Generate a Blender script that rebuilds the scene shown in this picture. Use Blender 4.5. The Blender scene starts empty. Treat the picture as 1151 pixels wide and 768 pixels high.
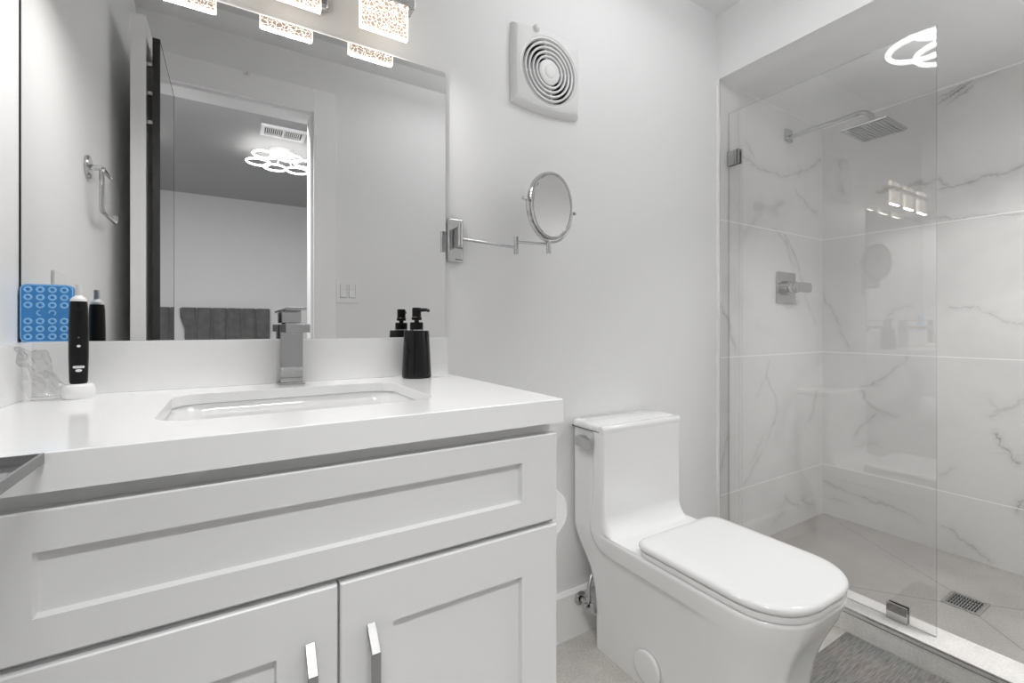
import bpy, bmesh, math, random
from mathutils import Vector, Matrix, noise
random.seed(7)
PI = math.pi
C = bpy.context.scene.collection
SC = bpy.context.scene

# ---------------------------------------------------------------- camera, world, exposure
H = 1.055                      # camera height above the bathroom floor
F_PX = 515.0                   # focal length in pixels of a 1151 px wide frame
cam_data = bpy.data.cameras.new('camera')
cam_data.sensor_fit = 'HORIZONTAL'
cam_data.sensor_width = 36.0
cam_data.lens = F_PX / 1151.0 * 36.0
cam_data.shift_y = -16.5 / 1151.0
cam_data.clip_start = 0.01
cam = bpy.data.objects.new('camera', cam_data)
C.objects.link(cam)
cam.location = (0, 0, H)
cam.rotation_euler = (PI / 2, 0, -math.radians(31.5))
SC.camera = cam

world = bpy.data.worlds.new('world')
SC.world = world
world.use_nodes = True
world.node_tree.nodes['Background'].inputs[0].default_value = (1, 1, 1, 1)
world.node_tree.nodes['Background'].inputs[1].default_value = 0.25

SC.view_settings.view_transform = 'Standard'
SC.view_settings.look = 'None'
SC.view_settings.gamma = 1.0
SC.view_settings.use_curve_mapping = False
SC.view_settings.exposure = 0.26
cy = SC.cycles
cy.use_denoising = True
cy.max_bounces = 16
cy.diffuse_bounces = 12
cy.glossy_bounces = 8
cy.transmission_bounces = 8
cy.transparent_max_bounces = 16
cy.sample_clamp_indirect = 4.0
cy.caustics_reflective = False
cy.caustics_refractive = False

CEILING_RING = 8.0            # radiance of the ring lamps on the bathroom ceiling
BEDROOM_RING = 7.0            # the same lamp in the bedroom
SHADE_GLOW = 2.3              # radiance of the crystal shades
LED_POWER = 1.5                # watts of the LED strip inside each shade

D = 1.235                      # back wall plane
XL = -0.3435                   # left wall plane
YF = -0.02                     # bathroom face of the wall with the doorway
XH = 1.805                     # header face over the shower
XR = 2.73                      # tiled wall of the shower
ZC = H + 1.354                 # bathroom ceiling
ZS = H + 1.075                 # shower ceiling
ZSF = 0.047                    # shower floor
Y_BED = -3.23                  # far bedroom wall

# added fill light, no known lamp: unseen, brightens the bathroom through the doorway
lamp = bpy.data.lights.new('added_doorway_fill', 'AREA')
lamp.shape = 'RECTANGLE'
lamp.size, lamp.size_y = 1.1, 0.30
lamp.energy = 54.0
lamp_o = bpy.data.objects.new('added_doorway_fill', lamp)
C.objects.link(lamp_o)
lamp_o.location = (-0.15, -0.36, H + 1.352)
# unseen fill light added below the near shower ceiling to brighten the tile
lamp = bpy.data.lights.new('added_shower_fill', 'AREA')
lamp.shape = 'DISK'
lamp.size = 0.24
lamp.spread = math.radians(115)
lamp.energy = 8.0
lamp_o = bpy.data.objects.new('added_shower_fill', lamp)
C.objects.link(lamp_o)
lamp_o.location = (2.06, 0.22, ZS - 0.002)


# ---------------------------------------------------------------- materials
def mat(name):
    m = bpy.data.materials.new(name)
    m.use_nodes = True
    return m, m.node_tree, m.node_tree.nodes['Principled BSDF']


def simple(name, col, rough=0.5, metal=0.0, coat=0.0, bump=0.0, bump_scale=80.0, spec=None, vary=0.0):
    m, nt, b = mat(name)
    c = (col, col, col) if isinstance(col, (int, float)) else col
    b.inputs['Base Color'].default_value = (*c, 1)
    b.inputs['Roughness'].default_value = rough
    b.inputs['Metallic'].default_value = metal
    b.inputs['Coat Weight'].default_value = coat
    b.inputs['Coat Roughness'].default_value = 0.05
    if spec is not None:
        b.inputs['Specular IOR Level'].default_value = spec
    if bump or vary:
        geo = nt.nodes.new('ShaderNodeNewGeometry')
        n = nt.nodes.new('ShaderNodeTexNoise')
        n.inputs['Scale'].default_value = bump_scale
        n.inputs['Detail'].default_value = 4
        nt.links.new(geo.outputs['Position'], n.inputs['Vector'])
        if bump:
            bp = nt.nodes.new('ShaderNodeBump')
            bp.inputs['Strength'].default_value = bump
            bp.inputs['Distance'].default_value = 0.002
            nt.links.new(n.outputs['Fac'], bp.inputs['Height'])
            nt.links.new(bp.outputs['Normal'], b.inputs['Normal'])
        if vary:
            mx = nt.nodes.new('ShaderNodeMix')
            mx.data_type = 'RGBA'
            mx.inputs['A'].default_value = (*[v * (1 - vary) for v in c], 1)
            mx.inputs['B'].default_value = (*[min(1, v * (1 + vary)) for v in c], 1)
            nt.links.new(n.outputs['Fac'], mx.inputs['Factor'])
            nt.links.new(mx.outputs['Result'], b.inputs['Base Color'])
    return m


M = {}
M['paint'] = simple('wall_paint', 0.80, 0.55, bump=0.05, bump_scale=220)
M['ceiling'] = simple('ceiling_paint', 0.80, 0.7)
M['shower_ceiling'] = simple('shower_ceiling_paint', 0.80, 0.6)
M['trim'] = simple('trim_paint', 0.88, 0.35)
M['bed_paint'] = simple('bedroom_paint', 0.80, 0.6)
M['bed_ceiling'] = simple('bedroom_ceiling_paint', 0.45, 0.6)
M['bed_floor'] = simple('bedroom_floor', 0.30, 0.5, vary=0.2, bump_scale=6)
M['cabinet'] = simple('cabinet_lacquer', 0.74, 0.38)
M['quartz'] = simple('white_quartz', 0.86, 0.12, vary=0.01, bump_scale=40)
M['ceramic'] = simple('glazed_ceramic', 0.80, 0.07, coat=0.4)
M['seat'] = simple('seat_plastic', 0.76, 0.12)
M['chrome'] = simple('chrome', 0.56, 0.05, metal=1.0)
M['faucet'] = simple('faucet_chrome', 0.45, 0.04, metal=1.0)
M['nickel'] = simple('brushed_nickel', 0.36, 0.42, metal=1.0, bump=0.1, bump_scale=400)
M['steel'] = simple('brushed_steel', 0.55, 0.28, metal=1.0)
M['mirror'] = simple('mirror_silver', 0.83, 0.0, metal=1.0)
M['mirror_painted_dim'] = simple('mirror_painted_dim', 0.68, 0.0, metal=1.0)  # flat strip: a bevel's darker reflection is put into this colour
M['mirror_dark'] = simple('mirror_backing', 0.12, 0.5)
M['black'] = simple('black_plastic', 0.006, 0.3, spec=0.22)
M['black_gloss'] = simple('black_ceramic', 0.007, 0.14, spec=0.3, vary=0.4, bump_scale=300)
M['black_door'] = simple('black_door_edge', 0.02, 0.5)
M['white_plastic'] = simple('white_plastic', 0.82, 0.3)
M['fan_plastic'] = simple('fan_plastic', 0.80, 0.35)
M['dark'] = simple('dark_void', 0.01, 0.8)
M['paper'] = simple('tissue_paper', 0.86, 0.9, bump=0.3, bump_scale=300)
M['card'] = simple('cardboard', (0.32, 0.29, 0.26), 0.9)
M['grey_text'] = simple('grey_print', 0.16, 0.5)
M['logo_grey'] = simple('logo_grey_print', 0.40, 0.5)
M['white_text'] = simple('white_print', 0.85, 0.5)
M['blue'] = simple('blue_silicone', (0.050, 0.27, 0.62), 0.4)
M['blue_light'] = simple('light_blue_silicone', (0.27, 0.55, 0.85), 0.3)
M['velvet'] = simple('grey_velvet', 0.13, 0.85, vary=0.5, bump_scale=18)
M['velvet'].node_tree.nodes['Principled BSDF'].inputs['Sheen Weight'].default_value = 0.5
M['grout'] = simple('grout', 0.55, 0.9)


def thin_glass(name, tint, f0, f90, rough=0.0):
    """A clear pane: transparent, with a mirror-like share that grows towards grazing angles."""
    m = bpy.data.materials.new(name)
    m.use_nodes = True
    nt = m.node_tree
    nt.nodes.clear()
    out = nt.nodes.new('ShaderNodeOutputMaterial')
    mix = nt.nodes.new('ShaderNodeMixShader')
    lw = nt.nodes.new('ShaderNodeLayerWeight')
    lw.inputs['Blend'].default_value = 0.5
    pw = nt.nodes.new('ShaderNodeMath')
    pw.operation = 'POWER'
    pw.inputs[1].default_value = 4.0
    mr = nt.nodes.new('ShaderNodeMapRange')
    mr.inputs['To Min'].default_value = f0
    mr.inputs['To Max'].default_value = f90
    tr = nt.nodes.new('ShaderNodeBsdfTransparent')
    tr.inputs['Color'].default_value = (*(tint if isinstance(tint, tuple) else (tint,) * 3), 1)
    gl = nt.nodes.new('ShaderNodeBsdfAnisotropic')
    gl.inputs['Roughness'].default_value = rough
    nt.links.new(lw.outputs['Facing'], pw.inputs[0])
    nt.links.new(pw.outputs[0], mr.inputs['Value'])
    nt.links.new(mr.outputs['Result'], mix.inputs['Fac'])
    nt.links.new(tr.outputs[0], mix.inputs[1])
    nt.links.new(gl.outputs[0], mix.inputs[2])
    nt.links.new(mix.outputs[0], out.inputs['Surface'])
    return m


M['glass'] = thin_glass('shower_glass', 0.985, 0.10, 0.75)
M['glass_edge'] = thin_glass('glass_edge', (0.80, 0.84, 0.83), 0.12, 0.6)
M['film'] = thin_glass('clear_film', 0.93, 0.10, 0.7, 0.12)
M['tray_glass'] = thin_glass('tray_glass', 0.93, 0.14, 0.8, 0.02)


def glow(name, col, strength):
    m = bpy.data.materials.new(name)
    m.use_nodes = True
    nt = m.node_tree
    nt.nodes.clear()
    out = nt.nodes.new('ShaderNodeOutputMaterial')
    e = nt.nodes.new('ShaderNodeEmission')
    e.inputs['Color'].default_value = (*col, 1)
    e.inputs['Strength'].default_value = strength
    nt.links.new(e.outputs[0], out.inputs['Surface'])
    return m


M['ring_bath'] = glow('bath_ring_led', (0.985, 0.995, 1.0), CEILING_RING)
M['ring_bed'] = glow('bedroom_ring_led', (1.0, 0.99, 0.98), BEDROOM_RING)
M['led_edge'] = glow('crystal_lit_edge', (1.0, 0.93, 0.80), 2.2)


def crystal():
    """Lit bubble crystal: a web of bright walls round small warm-grey cells."""
    m = bpy.data.materials.new('bubble_crystal')
    m.use_nodes = True
    nt = m.node_tree
    nt.nodes.clear()
    out = nt.nodes.new('ShaderNodeOutputMaterial')
    e = nt.nodes.new('ShaderNodeEmission')
    geo = nt.nodes.new('ShaderNodeNewGeometry')
    nz = nt.nodes.new('ShaderNodeTexNoise')
    nz.inputs['Scale'].default_value = 70
    va = nt.nodes.new('ShaderNodeVectorMath')
    va.operation = 'MULTIPLY_ADD'
    va.inputs[1].default_value = (0.016, 0.016, 0.016)
    nt.links.new(geo.outputs['Position'], nz.inputs['Vector'])
    nt.links.new(nz.outputs['Color'], va.inputs[0])
    nt.links.new(geo.outputs['Position'], va.inputs[2])
    v = nt.nodes.new('ShaderNodeTexVoronoi')
    v.feature = 'DISTANCE_TO_EDGE'
    v.inputs['Scale'].default_value = 115
    nt.links.new(va.outputs[0], v.inputs['Vector'])
    r = nt.nodes.new('ShaderNodeValToRGB')
    r.color_ramp.elements[0].position = 0.03
    r.color_ramp.elements[0].color = (1.0, 0.955, 0.87, 1)
    r.color_ramp.elements[1].position = 0.085
    r.color_ramp.elements[1].color = (0.25, 0.19, 0.145, 1)
    nt.links.new(v.outputs['Distance'], r.inputs['Fac'])
    nt.links.new(r.outputs['Color'], e.inputs['Color'])
    e.inputs['Strength'].default_value = SHADE_GLOW
    nt.links.new(e.outputs[0], out.inputs['Surface'])
    return m


M['crystal'] = crystal()


def concrete(name, c0, c1, scale, rough=0.55, spec=0.3, joints=None):
    m, nt, b = mat(name)
    geo = nt.nodes.new('ShaderNodeNewGeometry')
    n1 = nt.nodes.new('ShaderNodeTexNoise')
    n1.inputs['Scale'].default_value = scale
    n1.inputs['Detail'].default_value = 8
    n2 = nt.nodes.new('ShaderNodeTexNoise')
    n2.inputs['Scale'].default_value = 150
    n2.inputs['Detail'].default_value = 3
    for n in (n1, n2):
        nt.links.new(geo.outputs['Position'], n.inputs['Vector'])
    mx = nt.nodes.new('ShaderNodeMix')
    mx.data_type = 'RGBA'
    mx.inputs['A'].default_value = (*c0, 1)
    mx.inputs['B'].default_value = (*c1, 1)
    ad = nt.nodes.new('ShaderNodeMath')
    ad.operation = 'MULTIPLY_ADD'
    ad.inputs[1].default_value = 0.5
    hf = nt.nodes.new('ShaderNodeMath')
    hf.operation = 'MULTIPLY'
    hf.inputs[1].default_value = 0.5
    nt.links.new(n2.outputs['Fac'], hf.inputs[0])
    nt.links.new(n1.outputs['Fac'], ad.inputs[0])
    nt.links.new(hf.outputs[0], ad.inputs[2])
    ct = nt.nodes.new('ShaderNodeMapRange')
    ct.inputs['From Min'].default_value = 0.32
    ct.inputs['From Max'].default_value = 0.68
    nt.links.new(ad.outputs[0], ct.inputs['Value'])
    nt.links.new(ct.outputs['Result'], mx.inputs['Factor'])
    nt.links.new(mx.outputs['Result'], b.inputs['Base Color'])
    b.inputs['Roughness'].default_value = rough
    b.inputs['Specular IOR Level'].default_value = spec
    bp = nt.nodes.new('ShaderNodeBump')
    bp.inputs['Strength'].default_value = 0.15
    bp.inputs['Distance'].default_value = 0.002
    nt.links.new(n2.outputs['Fac'], bp.inputs['Height'])
    nt.links.new(bp.outputs['Normal'], b.inputs['Normal'])
    return m


def rug_mat():
    m, nt, b = mat('rug_weave')
    geo = nt.nodes.new('ShaderNodeNewGeometry')
    mp = nt.nodes.new('ShaderNodeMapping')
    mp.inputs['Scale'].default_value = (26, 330, 60)
    mp.inputs['Rotation'].default_value = (0, 0, 0.0)
    n = nt.nodes.new('ShaderNodeTexNoise')
    n.inputs['Scale'].default_value = 1
    n.inputs['Detail'].default_value = 5
    nt.links.new(geo.outputs['Position'], mp.inputs['Vector'])
    nt.links.new(mp.outputs[0], n.inputs['Vector'])
    n2 = nt.nodes.new('ShaderNodeTexNoise')
    n2.inputs['Scale'].default_value = 7
    n2.inputs['Detail'].default_value = 4
    nt.links.new(geo.outputs['Position'], n2.inputs['Vector'])
    r1 = nt.nodes.new('ShaderNodeValToRGB')
    r1.color_ramp.elements[0].position = 0.30
    r1.color_ramp.elements[0].color = (0.15, 0.147, 0.142, 1)
    r1.color_ramp.elements[1].position = 0.62
    r1.color_ramp.elements[1].color = (0.275, 0.27, 0.26, 1)
    nt.links.new(n.outputs['Fac'], r1.inputs['Fac'])
    r2 = nt.nodes.new('ShaderNodeValToRGB')
    r2.color_ramp.elements[0].position = 0.35
    r2.color_ramp.elements[0].color = (0.86, 0.93, 0.93, 1)
    r2.color_ramp.elements[1].position = 0.65
    r2.color_ramp.elements[1].color = (1.04, 0.97, 0.95, 1)
    nt.links.new(n2.outputs['Fac'], r2.inputs['Fac'])
    mx = nt.nodes.new('ShaderNodeMix')
    mx.data_type = 'RGBA'
    mx.blend_type = 'MULTIPLY'
    mx.inputs['Factor'].default_value = 1
    nt.links.new(r1.outputs['Color'], mx.inputs['A'])
    nt.links.new(r2.outputs['Color'], mx.inputs['B'])
    nt.links.new(mx.outputs['Result'], b.inputs['Base Color'])
    b.inputs['Roughness'].default_value = 0.95
    b.inputs['Specular IOR Level'].default_value = 0.1
    bp = nt.nodes.new('ShaderNodeBump')
    bp.inputs['Strength'].default_value = 0.5
    bp.inputs['Distance'].default_value = 0.002
    nt.links.new(n.outputs['Fac'], bp.inputs['Height'])
    nt.links.new(bp.outputs['Normal'], b.inputs['Normal'])
    return m


M['rug'] = rug_mat()

# marble veins: polylines in metres on the wall plane (along the wall, height), width, strength
VEINS_BACK = [
  ([(1.995,1.826),(2.191,1.804),(2.316,1.795),(2.545,1.867),(2.711,1.949)],0.018,0.45),
  ([(2.016,1.904),(2.101,1.838),(2.191,1.804)],0.012,0.35),
  ([(2.457,1.733),(2.572,1.695),(2.664,1.651)],0.018,0.4),
  ([(2.016,1.486),(2.101,1.567),(2.191,1.616),(2.316,1.668)],0.05,0.3),
  ([(2.101,1.621),(2.268,1.618)],0.075,0.42),
  ([(2.191,1.599),(2.348,1.681)],0.05,0.4),
  ([(2.245,1.528),(2.365,1.466),(2.440,1.360)],0.014,0.4),
  ([(2.332,1.520),(2.432,1.427),(2.492,1.341)],0.012,0.5),
  ([(2.492,1.341),(2.545,1.205),(2.654,1.067)],0.01,0.35),
  ([(1.823,1.162),(1.881,1.077),(1.934,0.957)],0.01,0.45),
  ([(2.206,0.907),(2.183,0.810),(2.268,0.718),(2.284,0.643),(2.176,0.492),(2.016,0.329)],0.009,0.38),
  ([(2.183,0.810),(2.101,0.719)],0.009,0.3),
  ([(1.830,0.421),(1.862,0.534),(1.881,0.590)],0.012,0.4),
  ([(2.654,0.712),(2.626,0.596),(2.545,0.535)],0.012,0.4),
  ([(2.348,0.212),(2.432,0.159),(2.474,0.133)],0.01,0.5),
  ([(2.527,0.154),(2.654,0.105)],0.012,0.4),
  ([(2.065,0.424),(2.161,0.536)],0.02,0.25),
  ([(2.237,0.095),(2.332,0.140)],0.02,0.2),
]
VEINS_RIGHT = [
  ([(0.759,2.064),(0.708,2.086),(0.668,2.103),(0.635,2.119)],0.01,0.75),
  ([(0.738,2.043),(0.685,2.068),(0.646,2.093)],0.008,0.7),
  ([(0.720,2.099),(0.671,2.112)],0.02,0.45),
  ([(0.762,2.089),(0.714,2.096)],0.014,0.5),
  ([(0.700,2.067),(0.629,2.105),(0.576,2.118)],0.03,0.2),
  ([(0.994,1.711),(0.905,1.710),(0.806,1.722),(0.766,1.727),(0.726,1.700)],0.022,0.42),
  ([(0.766,1.683),(0.671,1.686),(0.589,1.682),(0.537,1.693),(0.497,1.714)],0.012,0.5),
  ([(0.597,1.688),(0.537,1.693)],0.02,0.4),
  ([(0.766,1.537),(0.657,1.531),(0.563,1.527),(0.497,1.527)],0.008,0.4),
  ([(0.729,1.141),(0.643,1.137),(0.589,1.102),(0.537,1.071),(0.497,1.068)],0.01,0.35),
  ([(0.871,0.914),(0.933,0.837),(0.994,0.788),(1.051,0.746)],0.01,0.45),
  ([(1.051,0.728),(1.020,0.665),(0.983,0.631),(0.905,0.617)],0.009,0.5),
  ([(0.994,0.624),(1.058,0.555),(1.089,0.472)],0.011,0.4),
  ([(1.082,0.442),(0.994,0.470)],0.012,0.35),
  ([(0.589,0.682),(0.537,0.717),(0.497,0.751)],0.02,0.3),
  ([(0.570,0.704),(0.602,0.744)],0.03,0.2),
  ([(0.570,0.607),(0.560,0.565),(0.540,0.540),(0.517,0.502)],0.011,0.62),
  ([(0.581,0.523),(0.497,0.536)],0.02,0.18),
  ([(0.759,0.380),(0.700,0.444)],0.012,0.25),
  ([(1.244,0.217),(1.150,0.207),(1.031,0.189),(0.923,0.176)],0.016,0.42),
  ([(1.213,0.145),(1.109,0.141)],0.02,0.25),
  ([(0.976,0.189),(0.838,0.151)],0.012,0.4),
  ([(0.766,0.157),(0.700,0.150),(0.651,0.114),(0.602,0.074)],0.01,0.4),
  ([(0.512,0.304),(0.497,0.345)],0.012,0.6),
  ([(1.235,1.236),(1.192,1.138),(1.138,1.034),(1.109,0.928)],0.016,0.35),
  ([(0.940,1.109),(0.895,1.151),(0.871,1.158)],0.012,0.3),
]


def vein_group():
    g = bpy.data.node_groups.new('vein_segment', 'ShaderNodeTree')
    for nm in ('P', 'A', 'BA'):
        g.interface.new_socket(nm, in_out='INPUT', socket_type='NodeSocketVector')
    for nm in ('Inverse', 'Width', 'Strength'):
        g.interface.new_socket(nm, in_out='INPUT', socket_type='NodeSocketFloat')
    g.interface.new_socket('Value', in_out='OUTPUT', socket_type='NodeSocketFloat')
    gi = g.nodes.new('NodeGroupInput')
    go = g.nodes.new('NodeGroupOutput')

    def vm(op):
        n = g.nodes.new('ShaderNodeVectorMath')
        n.operation = op
        return n
    pa = vm('SUBTRACT')
    g.links.new(gi.outputs['P'], pa.inputs[0])
    g.links.new(gi.outputs['A'], pa.inputs[1])
    dt = vm('DOT_PRODUCT')
    g.links.new(pa.outputs[0], dt.inputs[0])
    g.links.new(gi.outputs['BA'], dt.inputs[1])
    h = g.nodes.new('ShaderNodeMath')
    h.operation = 'MULTIPLY'
    h.use_clamp = True
    g.links.new(dt.outputs['Value'], h.inputs[0])
    g.links.new(gi.outputs['Inverse'], h.inputs[1])
    sc = vm('SCALE')
    g.links.new(gi.outputs['BA'], sc.inputs[0])
    g.links.new(h.outputs[0], sc.inputs['Scale'])
    ds = vm('DISTANCE')
    g.links.new(pa.outputs[0], ds.inputs[0])
    g.links.new(sc.outputs[0], ds.inputs[1])
    outs = []
    for wf, sf in ((0.6, 1.0), (2.6, 0.30)):           # a fine core and a soft halo
        ml = []
        for sock, fac in (('Width', wf), ('Strength', sf)):
            m_ = g.nodes.new('ShaderNodeMath')
            m_.operation = 'MULTIPLY'
            m_.inputs[1].default_value = fac
            g.links.new(gi.outputs[sock], m_.inputs[0])
            ml.append(m_)
        mr = g.nodes.new('ShaderNodeMapRange')
        mr.interpolation_type = 'SMOOTHSTEP'
        g.links.new(ds.outputs['Value'], mr.inputs['Value'])
        mr.inputs['From Min'].default_value = 0
        g.links.new(ml[0].outputs[0], mr.inputs['From Max'])
        g.links.new(ml[1].outputs[0], mr.inputs['To Min'])
        mr.inputs['To Max'].default_value = 0
        outs.append(mr)
    mxx = g.nodes.new('ShaderNodeMath')
    mxx.operation = 'MAXIMUM'
    g.links.new(outs[0].outputs['Result'], mxx.inputs[0])
    g.links.new(outs[1].outputs['Result'], mxx.inputs[1])
    g.links.new(mxx.outputs[0], go.inputs['Value'])
    return g


VG = vein_group()


M['floor'] = concrete('floor_tile', (0.40, 0.385, 0.36), (0.64, 0.62, 0.585), 9)
M['shower_floor'] = concrete('shower_floor_tile', (0.295, 0.283, 0.268), (0.42, 0.403, 0.384), 5)
M['curb'] = concrete('curb_tile', (0.64, 0.625, 0.605), (0.88, 0.86, 0.835), 12)

# thin sloping cuts from the drain to the corners of the shower floor
JOINTS = [((2.73, 1.235), (2.342, 0.612)), ((2.342, 0.509), (2.73, 0.07)), ((2.218, 0.509), (1.955, 0.22)), ((2.218, 0.612), (1.955, 0.95))]
nt_ = M['shower_floor'].node_tree
geo_ = nt_.nodes.new('ShaderNodeNewGeometry')
flat_ = nt_.nodes.new('ShaderNodeVectorMath')
flat_.operation = 'MULTIPLY'
flat_.inputs[1].default_value = (1, 1, 0)
nt_.links.new(geo_.outputs['Position'], flat_.inputs[0])
last_ = None
for a_, c_ in JOINTS:
    gn_ = nt_.nodes.new('ShaderNodeGroup')
    gn_.node_tree = VG
    gn_.inputs['A'].default_value = (*a_, 0)
    gn_.inputs['BA'].default_value = (c_[0] - a_[0], c_[1] - a_[1], 0)
    gn_.inputs['Inverse'].default_value = 1.0 / ((c_[0] - a_[0]) ** 2 + (c_[1] - a_[1]) ** 2)
    gn_.inputs['Width'].default_value = 0.003
    gn_.inputs['Strength'].default_value = 0.75
    nt_.links.new(flat_.outputs[0], gn_.inputs['P'])
    if last_ is None:
        last_ = gn_.outputs[0]
    else:
        mx_ = nt_.nodes.new('ShaderNodeMath')
        mx_.operation = 'MAXIMUM'
        nt_.links.new(last_, mx_.inputs[0])
        nt_.links.new(gn_.outputs[0], mx_.inputs[1])
        last_ = mx_.outputs[0]
bs_ = nt_.nodes['Principled BSDF']
src_ = bs_.inputs['Base Color'].links[0].from_socket
cm_ = nt_.nodes.new('ShaderNodeMix')
cm_.data_type = 'RGBA'
cm_.inputs['B'].default_value = (0.10, 0.095, 0.09, 1)
nt_.links.new(last_, cm_.inputs['Factor'])
nt_.links.new(src_, cm_.inputs['A'])
nt_.links.new(cm_.outputs['Result'], bs_.inputs['Base Color'])


def marble(name, veins, axis, base):
    """Large white marble-look tile; axis 'x' or 'y' runs along the wall, joints every 0.605 m of height."""
    m, nt, b = mat(name)
    L = nt.links.new
    geo = nt.nodes.new('ShaderNodeNewGeometry')
    sep = nt.nodes.new('ShaderNodeSeparateXYZ')
    L(geo.outputs['Position'], sep.inputs[0])
    com = nt.nodes.new('ShaderNodeCombineXYZ')
    L(sep.outputs['X' if axis == 'x' else 'Y'], com.inputs[0])
    L(sep.outputs['Z'], com.inputs[1])
    # wobble the coordinates so that veins wander
    n = nt.nodes.new('ShaderNodeTexNoise')
    n.inputs['Scale'].default_value = 11
    n.inputs['Detail'].default_value = 9
    n.inputs['Roughness'].default_value = 0.68
    L(com.outputs[0], n.inputs['Vector'])
    ce = nt.nodes.new('ShaderNodeVectorMath')
    ce.operation = 'SUBTRACT'
    ce.inputs[1].default_value = (0.5, 0.5, 0.5)
    L(n.outputs['Color'], ce.inputs[0])
    wob = nt.nodes.new('ShaderNodeVectorMath')
    wob.operation = 'MULTIPLY_ADD'
    wob.inputs[1].default_value = (0.095, 0.095, 0.0)
    L(ce.outputs[0], wob.inputs[0])
    L(com.outputs[0], wob.inputs[2])
    last = None
    for pts, w, s in veins:
        for k in range(len(pts) - 1):
            a, c = pts[k], pts[k + 1]
            ba = (c[0] - a[0], c[1] - a[1])
            gnode = nt.nodes.new('ShaderNodeGroup')
            gnode.node_tree = VG
            gnode.inputs['A'].default_value = (a[0], a[1], 0)
            gnode.inputs['BA'].default_value = (ba[0], ba[1], 0)
            gnode.inputs['Inverse'].default_value = 1.0 / (ba[0] ** 2 + ba[1] ** 2)
            gnode.inputs['Width'].default_value = w
            gnode.inputs['Strength'].default_value = s * 1.05
            L(wob.outputs[0], gnode.inputs['P'])
            if last is None:
                last = gnode.outputs[0]
            else:
                mx = nt.nodes.new('ShaderNodeMath')
                mx.operation = 'MAXIMUM'
                L(last, mx.inputs[0])
                L(gnode.outputs[0], mx.inputs[1])
                last = mx.outputs[0]
    # break the veins up
    n2 = nt.nodes.new('ShaderNodeTexNoise')
    n2.inputs['Scale'].default_value = 14
    n2.inputs['Detail'].default_value = 5
    L(com.outputs[0], n2.inputs['Vector'])
    br = nt.nodes.new('ShaderNodeMapRange')
    br.inputs['From Min'].default_value = 0.30
    br.inputs['From Max'].default_value = 0.62
    br.inputs['To Min'].default_value = 0.32
    L(n2.outputs['Fac'], br.inputs['Value'])
    vf = nt.nodes.new('ShaderNodeMath')
    vf.operation = 'MULTIPLY'
    L(last, vf.inputs[0])
    L(br.outputs['Result'], vf.inputs[1])
    # faint clouds
    n3 = nt.nodes.new('ShaderNodeTexNoise')
    n3.inputs['Scale'].default_value = 2.4
    n3.inputs['Detail'].default_value = 5
    n3.inputs['Distortion'].default_value = 0.8
    L(com.outputs[0], n3.inputs['Vector'])
    cl = nt.nodes.new('ShaderNodeMapRange')
    cl.inputs['From Min'].default_value = 0.52
    cl.inputs['From Max'].default_value = 0.75
    cl.inputs['To Max'].default_value = 0.16
    L(n3.outputs['Fac'], cl.inputs['Value'])
    tot = nt.nodes.new('ShaderNodeMath')
    tot.operation = 'ADD'
    tot.use_clamp = True
    L(vf.outputs[0], tot.inputs[0])
    L(cl.outputs['Result'], tot.inputs[1])
    c1 = nt.nodes.new('ShaderNodeMix')
    c1.data_type = 'RGBA'
    c1.inputs['A'].default_value = (*base, 1)
    c1.inputs['B'].default_value = (0.20, 0.185, 0.18, 1)
    L(tot.outputs[0], c1.inputs['Factor'])
    # grout joints at heights 0.318 + k * 0.605
    sh = nt.nodes.new('ShaderNodeMath')
    sh.operation = 'ADD'
    sh.inputs[1].default_value = 3 * 0.605 - 0.315 + 0.3025
    L(sep.outputs['Z'], sh.inputs[0])
    md = nt.nodes.new('ShaderNodeMath')
    md.operation = 'MODULO'
    md.inputs[1].default_value = 0.605
    L(sh.outputs[0], md.inputs[0])
    df = nt.nodes.new('ShaderNodeMath')
    df.operation = 'SUBTRACT'
    df.inputs[1].default_value = 0.3025
    L(md.outputs[0], df.inputs[0])
    ab = nt.nodes.new('ShaderNodeMath')
    ab.operation = 'ABSOLUTE'
    L(df.outputs[0], ab.inputs[0])
    lt = nt.nodes.new('ShaderNodeMath')
    lt.operation = 'LESS_THAN'
    lt.inputs[1].default_value = 0.0022
    L(ab.outputs[0], lt.inputs[0])
    c2 = nt.nodes.new('ShaderNodeMix')
    c2.data_type = 'RGBA'
    c2.inputs['B'].default_value = (0.88, 0.88, 0.87, 1)
    L(lt.outputs[0], c2.inputs['Factor'])
    L(c1.outputs['Result'], c2.inputs['A'])
    L(c2.outputs['Result'], b.inputs['Base Color'])
    b.inputs['Roughness'].default_value = 0.22
    b.inputs['Specular IOR Level'].default_value = 0.4
    return m


M['marble_back'] = marble('marble_tile_back', VEINS_BACK, 'x', (0.72, 0.713, 0.705))
M['marble_right'] = marble('marble_tile_side', VEINS_RIGHT, 'y', (0.71, 0.705, 0.695))


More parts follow.
